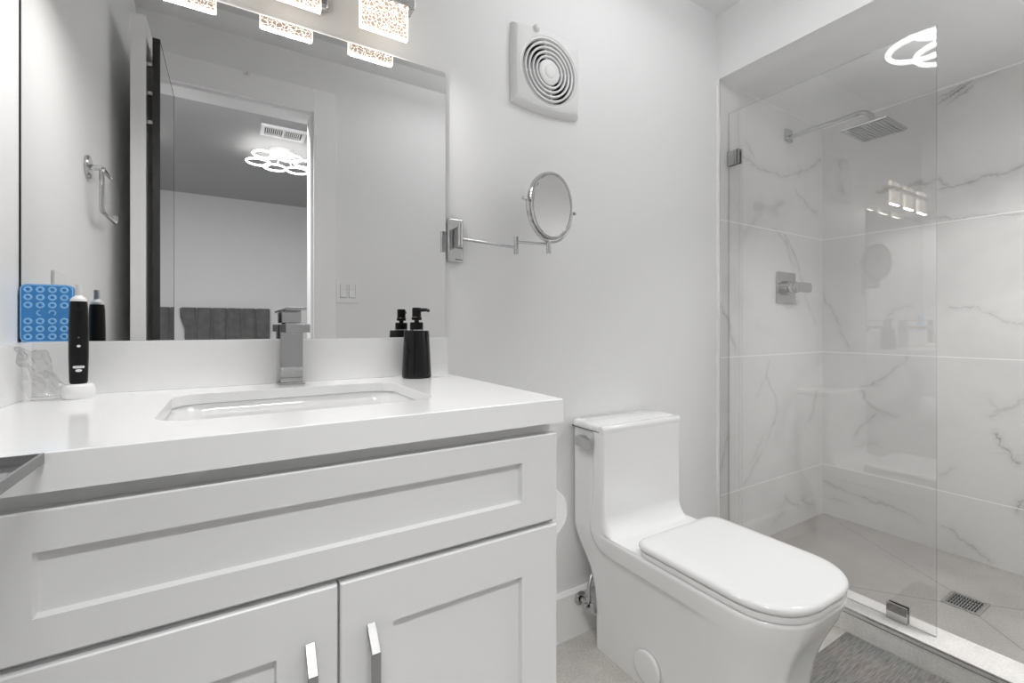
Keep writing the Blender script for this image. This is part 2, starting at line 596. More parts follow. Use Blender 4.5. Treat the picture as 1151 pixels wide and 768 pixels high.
# ---------------------------------------------------------------- mesh helpers
class MB:
    def __init__(self):
        self.bm = bmesh.new()

    def box(self, x0, x1, y0, y1, z0, z1, bev=0.0, seg=2, rot=None):
        r = bmesh.ops.create_cube(self.bm, size=1.0)
        vs = r['verts']
        for v in vs:
            v.co = Vector(((x0 + x1) / 2 + v.co.x * (x1 - x0), (y0 + y1) / 2 + v.co.y * (y1 - y0),
                           (z0 + z1) / 2 + v.co.z * (z1 - z0)))
        if rot is not None:
            cen = Vector(((x0 + x1) / 2, (y0 + y1) / 2, (z0 + z1) / 2))
            for v in vs:
                v.co = rot @ (v.co - cen) + cen
        if bev > 0:
            es = list({e for v in vs for e in v.link_edges})
            bmesh.ops.bevel(self.bm, geom=es, offset=bev, segments=seg, affect='EDGES', profile=0.5)
        return self

    def tube(self, pts, r, seg=16, cap=True, closed=False):
        pts = [Vector(p) for p in pts]
        n = len(pts)
        rad = r if isinstance(r, (list, tuple)) else [r] * n
        tans = []
        for i in range(n):
            if closed:
                t = pts[(i + 1) % n] - pts[i - 1]
            else:
                t = pts[min(i + 1, n - 1)] - pts[max(i - 1, 0)]
            tans.append(t.normalized())
        up = Vector((0, 0, 1))
        if abs(tans[0].dot(up)) > 0.9:
            up = Vector((1, 0, 0))
        u = tans[0].cross(up).normalized()
        rings = []
        for i in range(n):
            u = (u - tans[i] * u.dot(tans[i])).normalized()
            v = tans[i].cross(u)
            rings.append([self.bm.verts.new(pts[i] + (u * math.cos(2 * PI * k / seg) + v * math.sin(2 * PI * k / seg)) * rad[i])
                          for k in range(seg)])
        m = n if closed else n - 1
        for i in range(m):
            a, b = rings[i], rings[(i + 1) % n]
            for k in range(seg):
                self.bm.faces.new((a[k], a[(k + 1) % seg], b[(k + 1) % seg], b[k]))
        if cap and not closed:
            self.bm.faces.new(rings[0][::-1])
            self.bm.faces.new(rings[-1])
        return self

    def lathe(self, prof, mtx=None, seg=40, cap=True):
        """prof: list of (radius, height) turned round local Z, then moved by mtx."""
        mtx = mtx or Matrix.Identity(4)
        rings = []
        for r, z in prof:
            if r < 1e-6:
                rings.append([self.bm.verts.new(mtx @ Vector((0, 0, z)))])
            else:
                rings.append([self.bm.verts.new(mtx @ Vector((r * math.cos(2 * PI * k / seg), r * math.sin(2 * PI * k / seg), z)))
                              for k in range(seg)])
        for a, b in zip(rings, rings[1:]):
            for k in range(seg):
                k2 = (k + 1) % seg
                if len(a) == 1 and len(b) == 1:
                    continue
                if len(a) == 1:
                    self.bm.faces.new((a[0], b[k2], b[k]))
                elif len(b) == 1:
                    self.bm.faces.new((a[k], a[k2], b[0]))
                else:
                    self.bm.faces.new((a[k], a[k2], b[k2], b[k]))
        if cap:
            if len(rings[0]) > 1:
                self.bm.faces.new(rings[0][::-1])
            if len(rings[-1]) > 1:
                self.bm.faces.new(rings[-1])
        return self

    def loft(self, rings, cap=True):
        vr = [[self.bm.verts.new(p) for p in ring] for ring in rings]
        n = len(vr[0])
        for a, b in zip(vr, vr[1:]):
            for k in range(n):
                k2 = (k + 1) % n
                self.bm.faces.new((a[k], a[k2], b[k2], b[k]))
        if cap:
            self.bm.faces.new(vr[0][::-1])
            self.bm.faces.new(vr[-1])
        return self

    def prism(self, poly, axis, a0, a1, bev=0.0):
        """Extrude a 2D polygon along an axis ('x','y','z') from a0 to a1."""
        def P(p, a):
            if axis == 'x':
                return Vector((a, p[0], p[1]))
            if axis == 'y':
                return Vector((p[0], a, p[1]))
            return Vector((p[0], p[1], a))
        lo = [self.bm.verts.new(P(p, a0)) for p in poly]
        hi = [self.bm.verts.new(P(p, a1)) for p in poly]
        n = len(poly)
        fs = [self.bm.faces.new(lo[::-1]), self.bm.faces.new(hi)]
        for k in range(n):
            fs.append(self.bm.faces.new((lo[k], lo[(k + 1) % n], hi[(k + 1) % n], hi[k])))
        bmesh.ops.recalc_face_normals(self.bm, faces=fs)
        if bev > 0:
            es = list({e for f in fs for e in f.edges})
            bmesh.ops.bevel(self.bm, geom=es, offset=bev, segments=2, affect='EDGES', profile=0.5)
        return self

    def build(self, name, material, parent=None, smooth=True, angle=35, fix=True):
        if fix:
            bmesh.ops.recalc_face_normals(self.bm, faces=self.bm.faces[:])
        me = bpy.data.meshes.new(name)
        root = parent
        while root is not None and root.parent is not None:
            root = root.parent
        if root is not None:
            bmesh.ops.translate(self.bm, verts=self.bm.verts[:], vec=-Vector(root.location))
        self.bm.to_mesh(me)
        self.bm.free()
        if smooth:
            me.shade_smooth()
            me.set_sharp_from_angle(angle=math.radians(angle))
        for mm in (material if isinstance(material, (list, tuple)) else [material]):
            me.materials.append(mm)
        o = bpy.data.objects.new(name, me)
        C.objects.link(o)
        if smooth and angle < 40:
            wn = o.modifiers.new('weighted_normal', 'WEIGHTED_NORMAL')
            wn.keep_sharp = True
        if parent is not None:
            o.parent = parent
        return o


def tag(o, label=None, cat=None, group=None, kind=None):
    for k, v in (('label', label), ('category', cat), ('group', group), ('kind', kind)):
        if v:
            o[k] = v
    return o


def thing(name, label, cat, loc, group=None):
    o = bpy.data.objects.new(name, None)
    o.empty_display_size = 0.05
    C.objects.link(o)
    o.location = loc
    return tag(o, label, cat, group)


def copy_tree(o, parent=None):
    c = o.copy()
    C.objects.link(c)
    if parent is not None:
        c.parent = parent
    for ch in [x for x in bpy.data.objects if x.parent == o]:
        copy_tree(ch, c)
    return c


def struct(name, mb, m, label=None, parent=None, **kw):
    o = mb.build(name, m, parent, **kw)
    if parent is None:
        o['kind'] = 'structure'
        if label:
            o['label'] = label
    return o


def arc(cx, cy, r, a0, a1, n):
    return [(cx + r * math.cos(math.radians(a0 + (a1 - a0) * i / n)), cy + r * math.sin(math.radians(a0 + (a1 - a0) * i / n)))
            for i in range(n + 1)]


def rrect(x0, x1, y0, y1, r, n=6):
    """Rounded rectangle, counter-clockwise; r = radius or (bl, br, tr, tl)."""
    bl, br, tr, tl = r if isinstance(r, (tuple, list)) else (r,) * 4
    return (arc(x0 + bl, y0 + bl, bl, 180, 270, n) + arc(x1 - br, y0 + br, br, 270, 360, n)
            + arc(x1 - tr, y1 - tr, tr, 0, 90, n) + arc(x0 + tl, y1 - tl, tl, 90, 180, n))


def text_mesh(body, size, mtx, name, material, parent, extrude=0.0002):
    cu = bpy.data.curves.new(name, 'FONT')
    cu.body = body
    cu.size = size
    cu.extrude = extrude
    cu.align_x = 'CENTER'
    cu.align_y = 'CENTER'
    tmp = bpy.data.objects.new(name + '_tmp', cu)
    C.objects.link(tmp)
    dg = bpy.context.evaluated_depsgraph_get()
    me = bpy.data.meshes.new_from_object(tmp.evaluated_get(dg))
    bpy.data.objects.remove(tmp)
    bpy.data.curves.remove(cu)
    me.name = name
    root = parent
    while root.parent is not None:
        root = root.parent
    me.transform(Matrix.Translation(-Vector(root.location)) @ mtx)
    me.materials.clear()
    me.materials.append(material)
    o = bpy.data.objects.new(name, me)
    C.objects.link(o)
    o.parent = parent
    return o


# local frame that maps text/lathe local XY to a wall facing -Y (local Z -> -Y)
FACE_FRONT = Matrix(((1, 0, 0, 0), (0, 0, -1, 0), (0, 1, 0, 0), (0, 0, 0, 1)))


# ================================================================ the room
def wall_box(name, m, *boxes, label=None):
    mb = MB()
    for b in boxes:
        mb.box(*b)
    return struct(name, mb, m, label, smooth=False)


wall_box('floor', M['floor'], (-0.5, 1.83, -0.08, 1.30, -0.08, 0.0))
wall_box('wall_back', M['paint'], (-0.45, 1.808, D, D + 0.1, -0.08, ZC + 0.1))
wall_box('wall_left', M['paint'], (XL - 0.1, XL, -0.14, D, -0.08, ZC + 0.1))
DX0, DX1, DZ = -0.262, 0.350, H + 1.068
wall_box('wall_front', M['paint'], (-2.6, DX0, -0.14, YF, -0.08, ZC + 0.1), (DX1, 2.83, -0.14, YF, -0.08, ZC + 0.1),
         (DX0, DX1, -0.14, YF, DZ, ZC + 0.1))
wall_box('ceiling', M['ceiling'], (-0.45, 2.83, -0.14, D + 0.1, ZC, ZC + 0.1))
# header and lowered shower ceiling are one boxed-in block
wall_box('trim_1', M['paint'], (XH, XH + 0.14, YF, D, ZS, ZC), label='painted header over the shower entrance')
wall_box('wall_shower', M['marble_back'], (1.81, XR, D, D + 0.1, -0.08, ZC))
wall_box('wall_right', M['marble_right'], (XR, XR + 0.1, YF, D + 0.1, -0.08, ZC))
tag(struct('shower_ceiling', MB().box(XH + 0.14, XR, YF, D, ZS, ZS + 0.05), M['shower_ceiling'], smooth=False), kind='structure')
tag(struct('shower_floor', MB().box(1.95, XR, YF, D, -0.08, ZSF), M['shower_floor'], smooth=False), kind='structure')
tag(struct('shower_curb', MB().box(1.82, 1.955, YF, D, -0.08, H - 0.975, 0.003), M['curb']), kind='structure')
mb = MB()
mb.box(1.8165, 1.8225, YF, D, H - 0.9785, H - 0.9735, 0.001)
mb.box(1.8165, 1.8195, YF, D, H - 0.992, H - 0.989, 0.0008)
struct('trim_2', mb, M['chrome'])
# chrome edge strip where paint meets tile on the back wall
mb = MB()
mb.box(1.797, 1.806, D - 0.012, D, 0.0, ZS, 0.0015)
struct('trim_3', mb, M['trim'])
mb = MB()
mb.box(1.806, 1.812, D - 0.010, D, H - 0.97, ZS, 0.001)
struct('trim_4', mb, M['chrome'])
mb = MB()
mb.box(1.812, 1.822, D - 0.004, D, H - 0.97, ZS, 0.0005)
struct('trim_5', mb, M['trim'])
# shower wall/ceiling sealant bead
struct('trim_6', MB().box(XR - 0.006, XR, YF, D, ZS - 0.008, ZS), M['trim'], smooth=False)
mb = MB()
mb.prism([(D - 0.018, 0.0), (D - 0.018, 0.148), (D - 0.010, 0.156), (D, 0.156), (D, 0.0)], 'x', 0.53, 1.797)
struct('baseboard_back', mb, M['trim'], angle=20)

# doorway casing (seen in the mirror) and door
mb = MB()
for (x0, x1, z0, z1) in ((DX1, DX1 + 0.106, 0.0, DZ + 0.119), (XL, DX0, 0.0, DZ + 0.119), (DX0, DX1, DZ, DZ + 0.119)):
    mb.box(x0, x1, YF, YF + 0.016, z0, z1, 0.002)
for (x0, x1, z0, z1) in ((DX1, DX1 + 0.014, 0.0, DZ + 0.014), (DX0 - 0.014, DX0, 0.0, DZ + 0.014), (DX0, DX1, DZ, DZ + 0.014)):
    mb.box(x0, x1, YF + 0.016, YF + 0.021, z0, z1, 0.002)
struct('trim_7', mb, M['trim'], label='white casing round the doorway')
mb = MB()
mb.box(DX1 - 0.012, DX1, -0.14, YF, 0.0, DZ, 0.001)
mb.box(DX0, DX1 - 0.012, -0.14, YF, DZ - 0.012, DZ, 0.001)
struct('trim_8', mb, M['trim'], label='white jamb lining of the doorway')
door = tag(bpy.data.objects.new('door_1', None), kind='structure')
C.objects.link(door)
door.location = (-0.269, 0.0, 0.0)
door['label'] = 'white door standing open against the left wall'
DT = H + 1.062
MB().box(-0.290, -0.248, YF + 0.0215, 0.474, 0.010, DT, 0.0015).build('door_leaf', M['trim'], door)
t = thing('door_mirror', 'full-length black framed mirror hung on the face of the open door', 'mirror', (-0.22, 0.236, 0.3))
my0, my1, mt, mbt = 0.004, 0.468, H + 0.996, 0.45
mb = MB()
for (y0, y1, z0, z1) in ((my0, my1, mt - 0.004, mt), (my0, my1, mbt, mbt + 0.006), (my0, my0 + 0.006, mbt + 0.006, mt - 0.004), (my1 - 0.005, my1, mbt + 0.006, mt - 0.004)):
    mb.box(-0.231, -0.210, y0, y1, z0, z1)
mb.build('frame', M['black_door'], t, smooth=False)
MB().box(-0.229, -0.2105, my0 + 0.006, my1 - 0.005, mbt + 0.006, mt - 0.004).build('mirror_glass', M['mirror'], t, smooth=False)
for z0 in (H + 0.70, H + 0.80, H + 0.90):
    MB().box(-0.2475, -0.2312, my1 - 0.020, my1 - 0.008, z0, z0 + 0.012, 0.001).build('hanger', M['chrome'], t)

# ---- the bedroom behind the doorway, seen in the mirror
wall_box('wall_bedroom', M['bed_paint'], (-2.6, 2.83, Y_BED - 0.1, Y_BED, -0.08, ZC + 0.1))
wall_box('wall_bedroom_left', M['bed_paint'], (-2.6, -2.5, Y_BED, -0.14, -0.08, ZC + 0.1))
wall_box('wall_bedroom_right', M['bed_paint'], (2.73, 2.83, Y_BED, -0.14, -0.08, ZC + 0.1))
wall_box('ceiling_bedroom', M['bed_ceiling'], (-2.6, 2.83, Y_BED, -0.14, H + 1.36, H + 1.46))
wall_box('floor_bedroom', M['bed_floor'], (-2.6, 2.83, Y_BED, -0.08, -0.08, 0.0))

# ================================================================ vanity
VX0, VX1 = -0.261, 0.522
t = thing('vanity_cabinet', 'white shaker vanity cabinet with two doors under the quartz countertop', 'cabinet', (0.13, 0.95, 0))
mb = MB()
mb.box(VX0 + 0.004, VX0 + 0.022, 0.707, D - 0.001, 0.09, H - 0.178)
mb.box(VX1 - 0.024, VX1 - 0.006, 0.707, D - 0.001, 0.09, H - 0.178)
mb.box(VX0 + 0.022, VX1 - 0.024, 0.707, 0.725, 0.09, H - 0.178)
mb.box(VX0 + 0.022, VX1 - 0.024, D - 0.012, D - 0.001, 0.09, H - 0.178)
mb.box(VX0 + 0.022, VX1 - 0.024, 0.725, D - 0.012, 0.09, 0.108)
mb.box(VX0 + 0.004, VX1 - 0.006, 0.76, D - 0.001, 0.0, 0.09)
mb.box(XL + 0.001, VX0 + 0.0035, 0.712, 0.73, 0.0, H - 0.178)
mb.build('carcass', M['cabinet'], t, smooth=False)


def shaker(x0, x1, z0, z1, yf, th, sx, sz, rec=0.009, slope=0.005):
    """Panel door whose front face (towards -Y) has a recessed centre with sloped edges."""
    mb = MB()
    bm = mb.bm

    def rect(ax, az, y):
        return [bm.verts.new((x0 + ax, y, z0 + az)), bm.verts.new((x1 - ax, y, z0 + az)),
                bm.verts.new((x1 - ax, y, z1 - az)), bm.verts.new((x0 + ax, y, z1 - az))]
    back = rect(0, 0, yf + th)
    e0 = rect(0, 0, yf + 0.002)
    e1 = rect(0.002, 0.002, yf)
    i0 = rect(sx, sz, yf)
    i1 = rect(sx + slope * 0.5, sz + slope * 0.5, yf + rec)
    bm.faces.new(back[::-1])
    for a, b in ((back, e0), (e0, e1), (e1, i0), (i0, i1)):
        for k in range(4):
            bm.faces.new((a[k], a[(k + 1) % 4], b[(k + 1) % 4], b[k]))
    bm.faces.new(i1)
    return mb


shaker(VX0, VX1, H - 0.3605, H - 0.199, 0.690, 0.016, 0.078, 0.045).build('drawer_front', M['cabinet'], t, smooth=False)


def bar_pull(x, ztop, zbot):
    mb = MB()
    w, th, out, bend = 0.0065, 0.006, 0.030, 0.028
    prof = [(0.690, ztop), (0.690 - out, ztop - bend), (0.690 - out, zbot + bend), (0.690, zbot),
            (0.690, zbot + 0.009), (0.690 - out + th, zbot + bend + 0.003), (0.690 - out + th, ztop - bend - 0.003), (0.690, ztop - 0.009)]
    mb.prism(prof, 'x', x - w, x + w, 0.0008)
    return mb


dz0, dz1 = 0.10, H - 0.3700
for x0, x1, hx in ((VX0, 0.1300, 0.0935), (0.1335, VX1, 0.1775)):
    d = shaker(x0, x1, dz0, dz1, 0.690, 0.016, 0.078, 0.078).build('door', M['cabinet'], t, smooth=False)
    tag(bar_pull(hx, H - 0.440, H - 0.60).build('handle', M['nickel'], d, angle=20), label='brushed nickel bar handle')

# countertop with sink cut-out, backsplash and side splash
t = thing('countertop', 'white quartz vanity countertop with backsplash and rounded sink cut-out', 'countertop', (0.09, 0.95, H - 0.16))
ZT = H - 0.134
SX0, SX1, SY0, SY1 = -0.096, 0.332, 0.800, 1.112
ri = rrect(SX0, SX1, SY0, SY1, 0.052, 8)
CX0, CX1, CY0, CY1 = XL + 0.0005, 0.529, 0.678, D - 0.0005


def zz(pts, z):
    return [Vector((p[0], p[1], z)) for p in pts]


mb = MB()
ro = rrect(CX0, CX1, CY0, CY1, 0.003, 8)
ro2 = rrect(CX0 + 0.0015, CX1 - 0.0015, CY0 + 0.0015, CY1 - 0.0015, 0.003, 8)
rings = [zz(ro, ZT - 0.043), zz(ro, ZT - 0.0015), zz(ro2, ZT), zz(ri, ZT), zz(rrect(SX0 + 0.001, SX1 - 0.001, SY0 + 0.001, SY1 - 0.001, 0.051, 8), ZT - 0.002),
         zz(rrect(SX0 + 0.001, SX1 - 0.001, SY0 + 0.001, SY1 - 0.001, 0.051, 8), ZT - 0.020), zz(rrect(CX0 + 0.021, CX1 - 0.021, CY0 + 0.021, CY1 - 0.021, 0.003, 8), ZT - 0.020), zz(rrect(CX0 + 0.02, CX1 - 0.02, CY0 + 0.02, CY1 - 0.02, 0.003, 8), ZT - 0.043)]
rings.append(rings[0])
mb.loft(rings, cap=False)
bmesh.ops.remove_doubles(mb.bm, verts=mb.bm.verts[:], dist=1e-6)
mb.build('slab', M['quartz'], t, angle=30)
MB().box(XL + 0.0005, 0.529, D - 0.020, D - 0.0005, ZT, H - 0.029, 0.0015).build('backsplash', M['quartz'], t)
MB().box(XL + 0.0005, XL + 0.0215, 0.72, D - 0.0205, ZT, H - 0.029, 0.0015).build('side_splash', M['quartz'], t)

# undermount sink
t = thing('sink', 'white rectangular undermount ceramic sink set in the vanity countertop', 'sink', ((SX0 + SX1) / 2, (SY0 + SY1) / 2, ZT - 0.17))
mb = MB()


def srect(i, z, r):
    return zz(rrect(SX0 + i, SX1 - i, SY0 + i, SY1 - i, r, 8), z)


zs = ZT - 0.0205
mb.loft([srect(-0.020, zs - 0.012, 0.06), srect(-0.020, zs, 0.06), srect(-0.004, zs, 0.052), srect(0.0, zs - 0.004, 0.05), srect(0.008, zs - 0.03, 0.05),
         srect(0.016, zs - 0.09, 0.05), srect(0.028, zs - 0.115, 0.045), srect(0.06, zs - 0.128, 0.04), srect(0.13, zs - 0.133, 0.02),
         srect(0.13, zs - 0.145, 0.02), srect(0.05, zs - 0.142, 0.04), srect(0.012, zs - 0.12, 0.05), srect(0.0, zs - 0.06, 0.055), srect(-0.006, zs - 0.012, 0.058), srect(-0.020, zs - 0.012, 0.06)], cap=False)
bmesh.ops.remove_doubles(mb.bm, verts=mb.bm.verts[:], dist=1e-6)
mb.build('basin', M['ceramic'], t, angle=60)
cxs, cys = (SX0 + SX1) / 2, (SY0 + SY1) / 2
MB().box(SX0 + 0.129, SX1 - 0.129, SY0 + 0.129, SY1 - 0.129, zs - 0.142, zs - 0.134).build('basin_floor', M['ceramic'], t, smooth=False)
MB().lathe([(0.0, 0.0), (0.03, 0.0), (0.03, 0.003), (0.022, 0.004), (0.020, 0.002), (0.0, 0.002)], Matrix.Translation((cxs, cys, zs - 0.134))).build('drain', M['chrome'], t)

# ================================================================ wall mirror
t = thing('wall_mirror', 'large frameless rectangular wall mirror resting above the vanity backsplash', 'mirror', (0.09, D, H + 0.35))
mx0, mx1, mz0, mz1 = -0.340, 0.5275, H - 0.0285, H + 0.7345
MB().box(mx0, mx1, D - 0.0025, D - 0.0002, mz0, mz1).build('backing', M['mirror_dark'], t, smooth=False)
tag(MB().box(XL + 0.0003, mx0, D - 0.0060, D - 0.0002, mz0, mz1).build('edge_gap', M['dark'], t, smooth=False), label='dark gap line along the left edge')
mb = MB()
mb.loft([[Vector((p[0], y, p[1])) for p in rrect(mx0, mx1, mz0, mz1 - 0.0148, 0.001, 3)] for y in (D - 0.0026, D - 0.0062)])
mb.build('mirror_glass', M['mirror'], t, smooth=False)
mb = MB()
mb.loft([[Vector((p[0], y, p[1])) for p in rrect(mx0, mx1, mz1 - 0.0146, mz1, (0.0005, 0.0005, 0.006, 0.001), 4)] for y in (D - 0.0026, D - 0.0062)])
tag(mb.build('dim_reflection_strip', M['mirror_painted_dim'], t, smooth=False), label='flat strip along the top edge with a darker reflection painted in')

# ================================================================ vanity light
t = thing('vanity_light', 'chrome bar light with three glowing bubble crystal shades above the mirror', 'light', (0.12, D, H + 0.83))
MB().box(0.032, 0.210, D - 0.026, D - 0.0005, H + 0.788, H + 0.888, 0.012, 3).build('back_plate', M['chrome'], t)
MB().box(0.10, 0.14, D - 0.046, D - 0.026, H + 0.82, H + 0.85, 0.002).build('stem', M['chrome'], t)
BZ0, BZ1 = H + 0.826, H + 0.848
mb = MB()
mb.box(-0.166, 0.407, 1.146, 1.1535, BZ0, BZ1, 0.001)
mb.box(-0.166, 0.407, 1.1795, 1.190, BZ0, BZ1, 0.001)
for x0, x1 in ((-0.166, -0.152), (-0.029, 0.059), (0.182, 0.270), (0.393, 0.407)):
    mb.box(x0, x1, 1.150, 1.184, BZ0, BZ1, 0.001)
mb.build('bar', M['chrome'], t)
for x0 in (-0.151, 0.060, 0.271):
    x1 = x0 + 0.121
    z0, z1 = H + 0.744, H + 0.880
    s = MB().box(x0 + 0.0025, x1 - 0.0025, 1.155, 1.170, z0 + 0.003, z1, 0.0008).build('shade', M['crystal'], t)
    mb = MB()
    mb.box(x0, x0 + 0.0025, 1.1555, 1.1695, z0, z1)
    mb.box(x1 - 0.0025, x1, 1.1555, 1.1695, z0, z1)
    mb.box(x0 + 0.0025, x1 - 0.0025, 1.1555, 1.1695, z0, z0 + 0.003)
    mb.build('lit_edge', M['led_edge'], s, smooth=False)
    ld = bpy.data.lights.new('shade_led', 'AREA')
    ld.shape = 'RECTANGLE'
    ld.size, ld.size_y = 0.11, 0.012
    ld.energy = LED_POWER
    ld.color = (1.0, 0.985, 0.965)
    lo = bpy.data.objects.new('shade_led', ld)
    C.objects.link(lo)
    lo.location = (x0 + 0.0605, 1.1625, z0 - 0.0006)


# ================================================================ ceiling ring lights
def ring_light(label, cx, cy, zc, m, R, off, r):
    t = thing('ceiling_light', label, 'light', (cx, cy, zc))
    MB().lathe([(0.0, zc - 0.03), (0.085, zc - 0.03), (0.09, zc - 0.025), (0.09, zc - 0.0005), (0.0, zc - 0.0005)], Matrix.Translation((cx, cy, 0))).build('canopy', M['white_plastic'], t)
    for k in range(6):
        a = 2 * PI * k / 6 + 0.3
        px, py = cx + off * math.cos(a), cy + off * math.sin(a)
        dz = 0.012 * (k % 2)
        pts = [(px + R * math.cos(q * 2 * PI / 40), py + R * math.sin(q * 2 * PI / 40), zc - 0.085 - dz) for q in range(40)]
        ring = MB().tube(pts, r, 10, closed=True).build('ring', m, t)
        MB().tube([(cx + 0.08 * math.cos(a), cy + 0.08 * math.sin(a), zc - 0.028), (cx + 0.10 * math.cos(a), cy + 0.10 * math.sin(a), zc - 0.08 - dz)], 0.006, 8).build('ring_arm', M['white_plastic'], ring)
    return t


ring_light('white ceiling light of six glowing rings seen in the mirror beyond the doorway', 0.335, -1.50, H + 1.36, M['ring_bed'], 0.080, 0.165, 0.007)
ring_light('white ceiling light of six glowing rings mirrored in the top of the shower glass', 1.09, 0.62, ZC, M['ring_bath'], 0.125, 0.17, 0.009)

# bedroom ceiling vent
t = thing('ceiling_vent', 'white slotted air vent on the dark bedroom ceiling behind the ring light', 'vent', (0.31, -1.10, H + 1.36))
zc_ = H + 1.36
mb = MB()
for x0, x1, y0, y1 in ((0.17, 0.45, -1.19, -1.165), (0.17, 0.45, -1.035, -1.01), (0.17, 0.195, -1.165, -1.035), (0.425, 0.45, -1.165, -1.035), (0.303, 0.317, -1.165, -1.035)):
    mb.box(x0, x1, y0, y1, zc_ - 0.018, zc_ - 0.001, 0.001)
mb.build('frame', M['white_plastic'], t)
MB().box(0.19, 0.43, -1.17, -1.03, zc_ - 0.004, zc_ - 0.0005).build('backing', M['dark'], t, smooth=False)
mb = MB()
for k in range(8):
    for xs in (0.203, 0.322):
        mb.box(xs + k * 0.0125, xs + k * 0.0125 + 0.005, -1.165, -1.035, zc_ - 0.016, zc_ - 0.004)
mb.build('slats', M['white_plastic'], t, smooth=False)

# channel tufted headboard in the bedroom
t = thing('headboard', 'dark grey channel tufted velvet headboard against the bedroom wall', 'headboard', (-0.04, Y_BED + 0.06, 0))
MB().prism([(-0.40, 0.0), (0.36, 0.0), (0.36, H + 0.190), (-0.44, H + 0.190), (-0.435, H + 0.10), (-0.40, H - 0.02)], 'y', Y_BED + 0.001, Y_BED + 0.05, 0.004).build('frame', M['velvet'], t)
for k in range(6):
    x0 = -0.43 + k * 0.1317
    x1 = x0 + 0.130
    lean = 0.03 if k == 0 else 0.0
    mb = MB()
    rings = []
    for z in (0.25, H - 0.02, H + 0.08, H + 0.185, H + 0.195):
        q = lean * max(0.0, (H + 0.185 - z) / 0.2) if z > H - 0.03 else lean
        e = 0.004 if z == H + 0.195 else 0.0
        rings.append([Vector((x, y, z)) for x, y in
                      [(x1 - e, Y_BED + 0.05)] + [((x0 + q + x1) / 2 + (x1 - x0 - q - 2 * e) / 2 * math.cos(g * PI / 12), Y_BED + 0.05 + (0.045 - e) * math.sin(g * PI / 12) ** 0.6) for g in range(1, 12)] + [(x0 + q + e, Y_BED + 0.05)]])
    mb.loft(rings)
    mb.build('channel', M['velvet'], t, angle=60)

# ================================================================ magnifying mirror
t = thing('magnifying_mirror', 'round chrome magnifying mirror on a folding arm right of the big mirror', 'mirror', (0.559, D, H + 0.25))
MB().box(0.534, 0.583, D - 0.012, D - 0.0005, H + 0.188, H + 0.3155, 0.005, 3).build('wall_plate', M['chrome'], t)
mb = MB()
mb.box(0.541, 0.551, D - 0.060, D - 0.012, H + 0.226, H + 0.282, 0.002)
mb.box(0.553, 0.561, D - 0.050, D - 0.012, H + 0.230, H + 0.276, 0.002)
mb.build('bracket', M['chrome'], t)
J1, J2, J3 = (0.546, 1.166), (0.724, 1.158), (0.792, 1.087)
MB().tube([(J1[0], J1[1], H + 0.226), (J1[0], J1[1], H + 0.288)], 0.0075, 18).build('pivot_post', M['chrome'], t)
MB().tube([(*J1, H + 0.246), (*J2, H + 0.236)], 0.0042, 12).build('arm', M['chrome'], t)
MB().tube([(*J2, H + 0.217), (*J2, H + 0.268)], 0.0068, 18).build('pivot_post', M['chrome'], t)
MB().tube([(*J2, H + 0.253), (*J3, H + 0.242)], 0.0042, 12).build('arm', M['chrome'], t)
MB().tube([(*J3, H + 0.214), (*J3, H + 0.2505)], 0.0068, 18).build('pivot_post', M['chrome'], t)
mcen = Vector((0.7960, 1.083, H + 0.3520))
ax = Vector((0.243, 0.069, 0)).normalized()
nr = Vector((ax.y, -ax.x, 0))            # faces the room
tilt = Matrix.Rotation(math.radians(5), 4, ax)
nr = tilt @ nr
upv = ax.cross(nr) * -1
if upv.z < 0:
    upv = -upv
Mm = Matrix((ax.to_4d() * 1, upv.to_4d(), nr.to_4d(), Vector((0, 0, 0, 1)))).transposed()
Mm = Matrix(((ax.x, upv.x, nr.x, mcen.x), (ax.y, upv.y, nr.y, mcen.y), (ax.z, upv.z, nr.z, mcen.z), (0, 0, 0, 1)))
R0 = 0.0975
fr_ = MB().lathe([(R0 - 0.010, 0.0095), (R0 - 0.006, 0.0115), (R0 - 0.002, 0.010), (R0, 0.005), (R0, -0.005), (R0 - 0.002, -0.010), (R0 - 0.006, -0.0115), (R0 - 0.010, -0.0095), (R0 - 0.010, 0.0095)], Mm, 72, cap=False).build('frame', M['chrome'], t)
MB().lathe([(0.0, 0.0068), (R0 * 0.5, 0.0073), (R0 - 0.0102, 0.0085), (R0 - 0.0102, -0.0085), (0.0, -0.0085)], Mm, 72, cap=False).build('mirror_glass', M['mirror'], t, angle=50)
# yoke: half ring round the lower rim that carries the mirror on two pivot knobs
pts = []
bk = Vector((ax.y, -ax.x, 0)) * -0.004
for k in range(41):
    g = PI - 0.02 + (PI + 0.04) * k / 40
    pts.append(mcen + ax * (0.1065 * math.cos(g)) + Vector((0, 0, 0.1035 * math.sin(g))) + bk * math.sin(g) * -1)
MB().tube(pts, 0.0036, 12).build('yoke', M['chrome'], t)
for s in (-1, 1):
    p0 = Mm @ Vector((s * (R0 - 0.002), 0, 0))
    p1 = Mm @ Vector((s * 0.1150, 0, 0))
    kb = MB()
    kb.tube([p0, p1], 0.0030, 12)
    kb.tube([p1 - (p1 - p0).normalized() * 0.001, p1 + (p1 - p0).normalized() * 0.0075], [0.0058, 0.0050], 16)
    kb.build('pivot_knob', M['chrome'], t)
logo_row = MB()
for k, w_ in enumerate((0.0045, 0.003, 0.004, 0.003, 0.0035)):
    logo_row.box(0.556 + k * 0.0048, 0.556 + k * 0.0048 + w_, D - 0.0124, D - 0.0119, H + 0.1945, H + 0.1975)
tag(logo_row.build('print', M['grey_text'], t, smooth=False), label='small grey print')

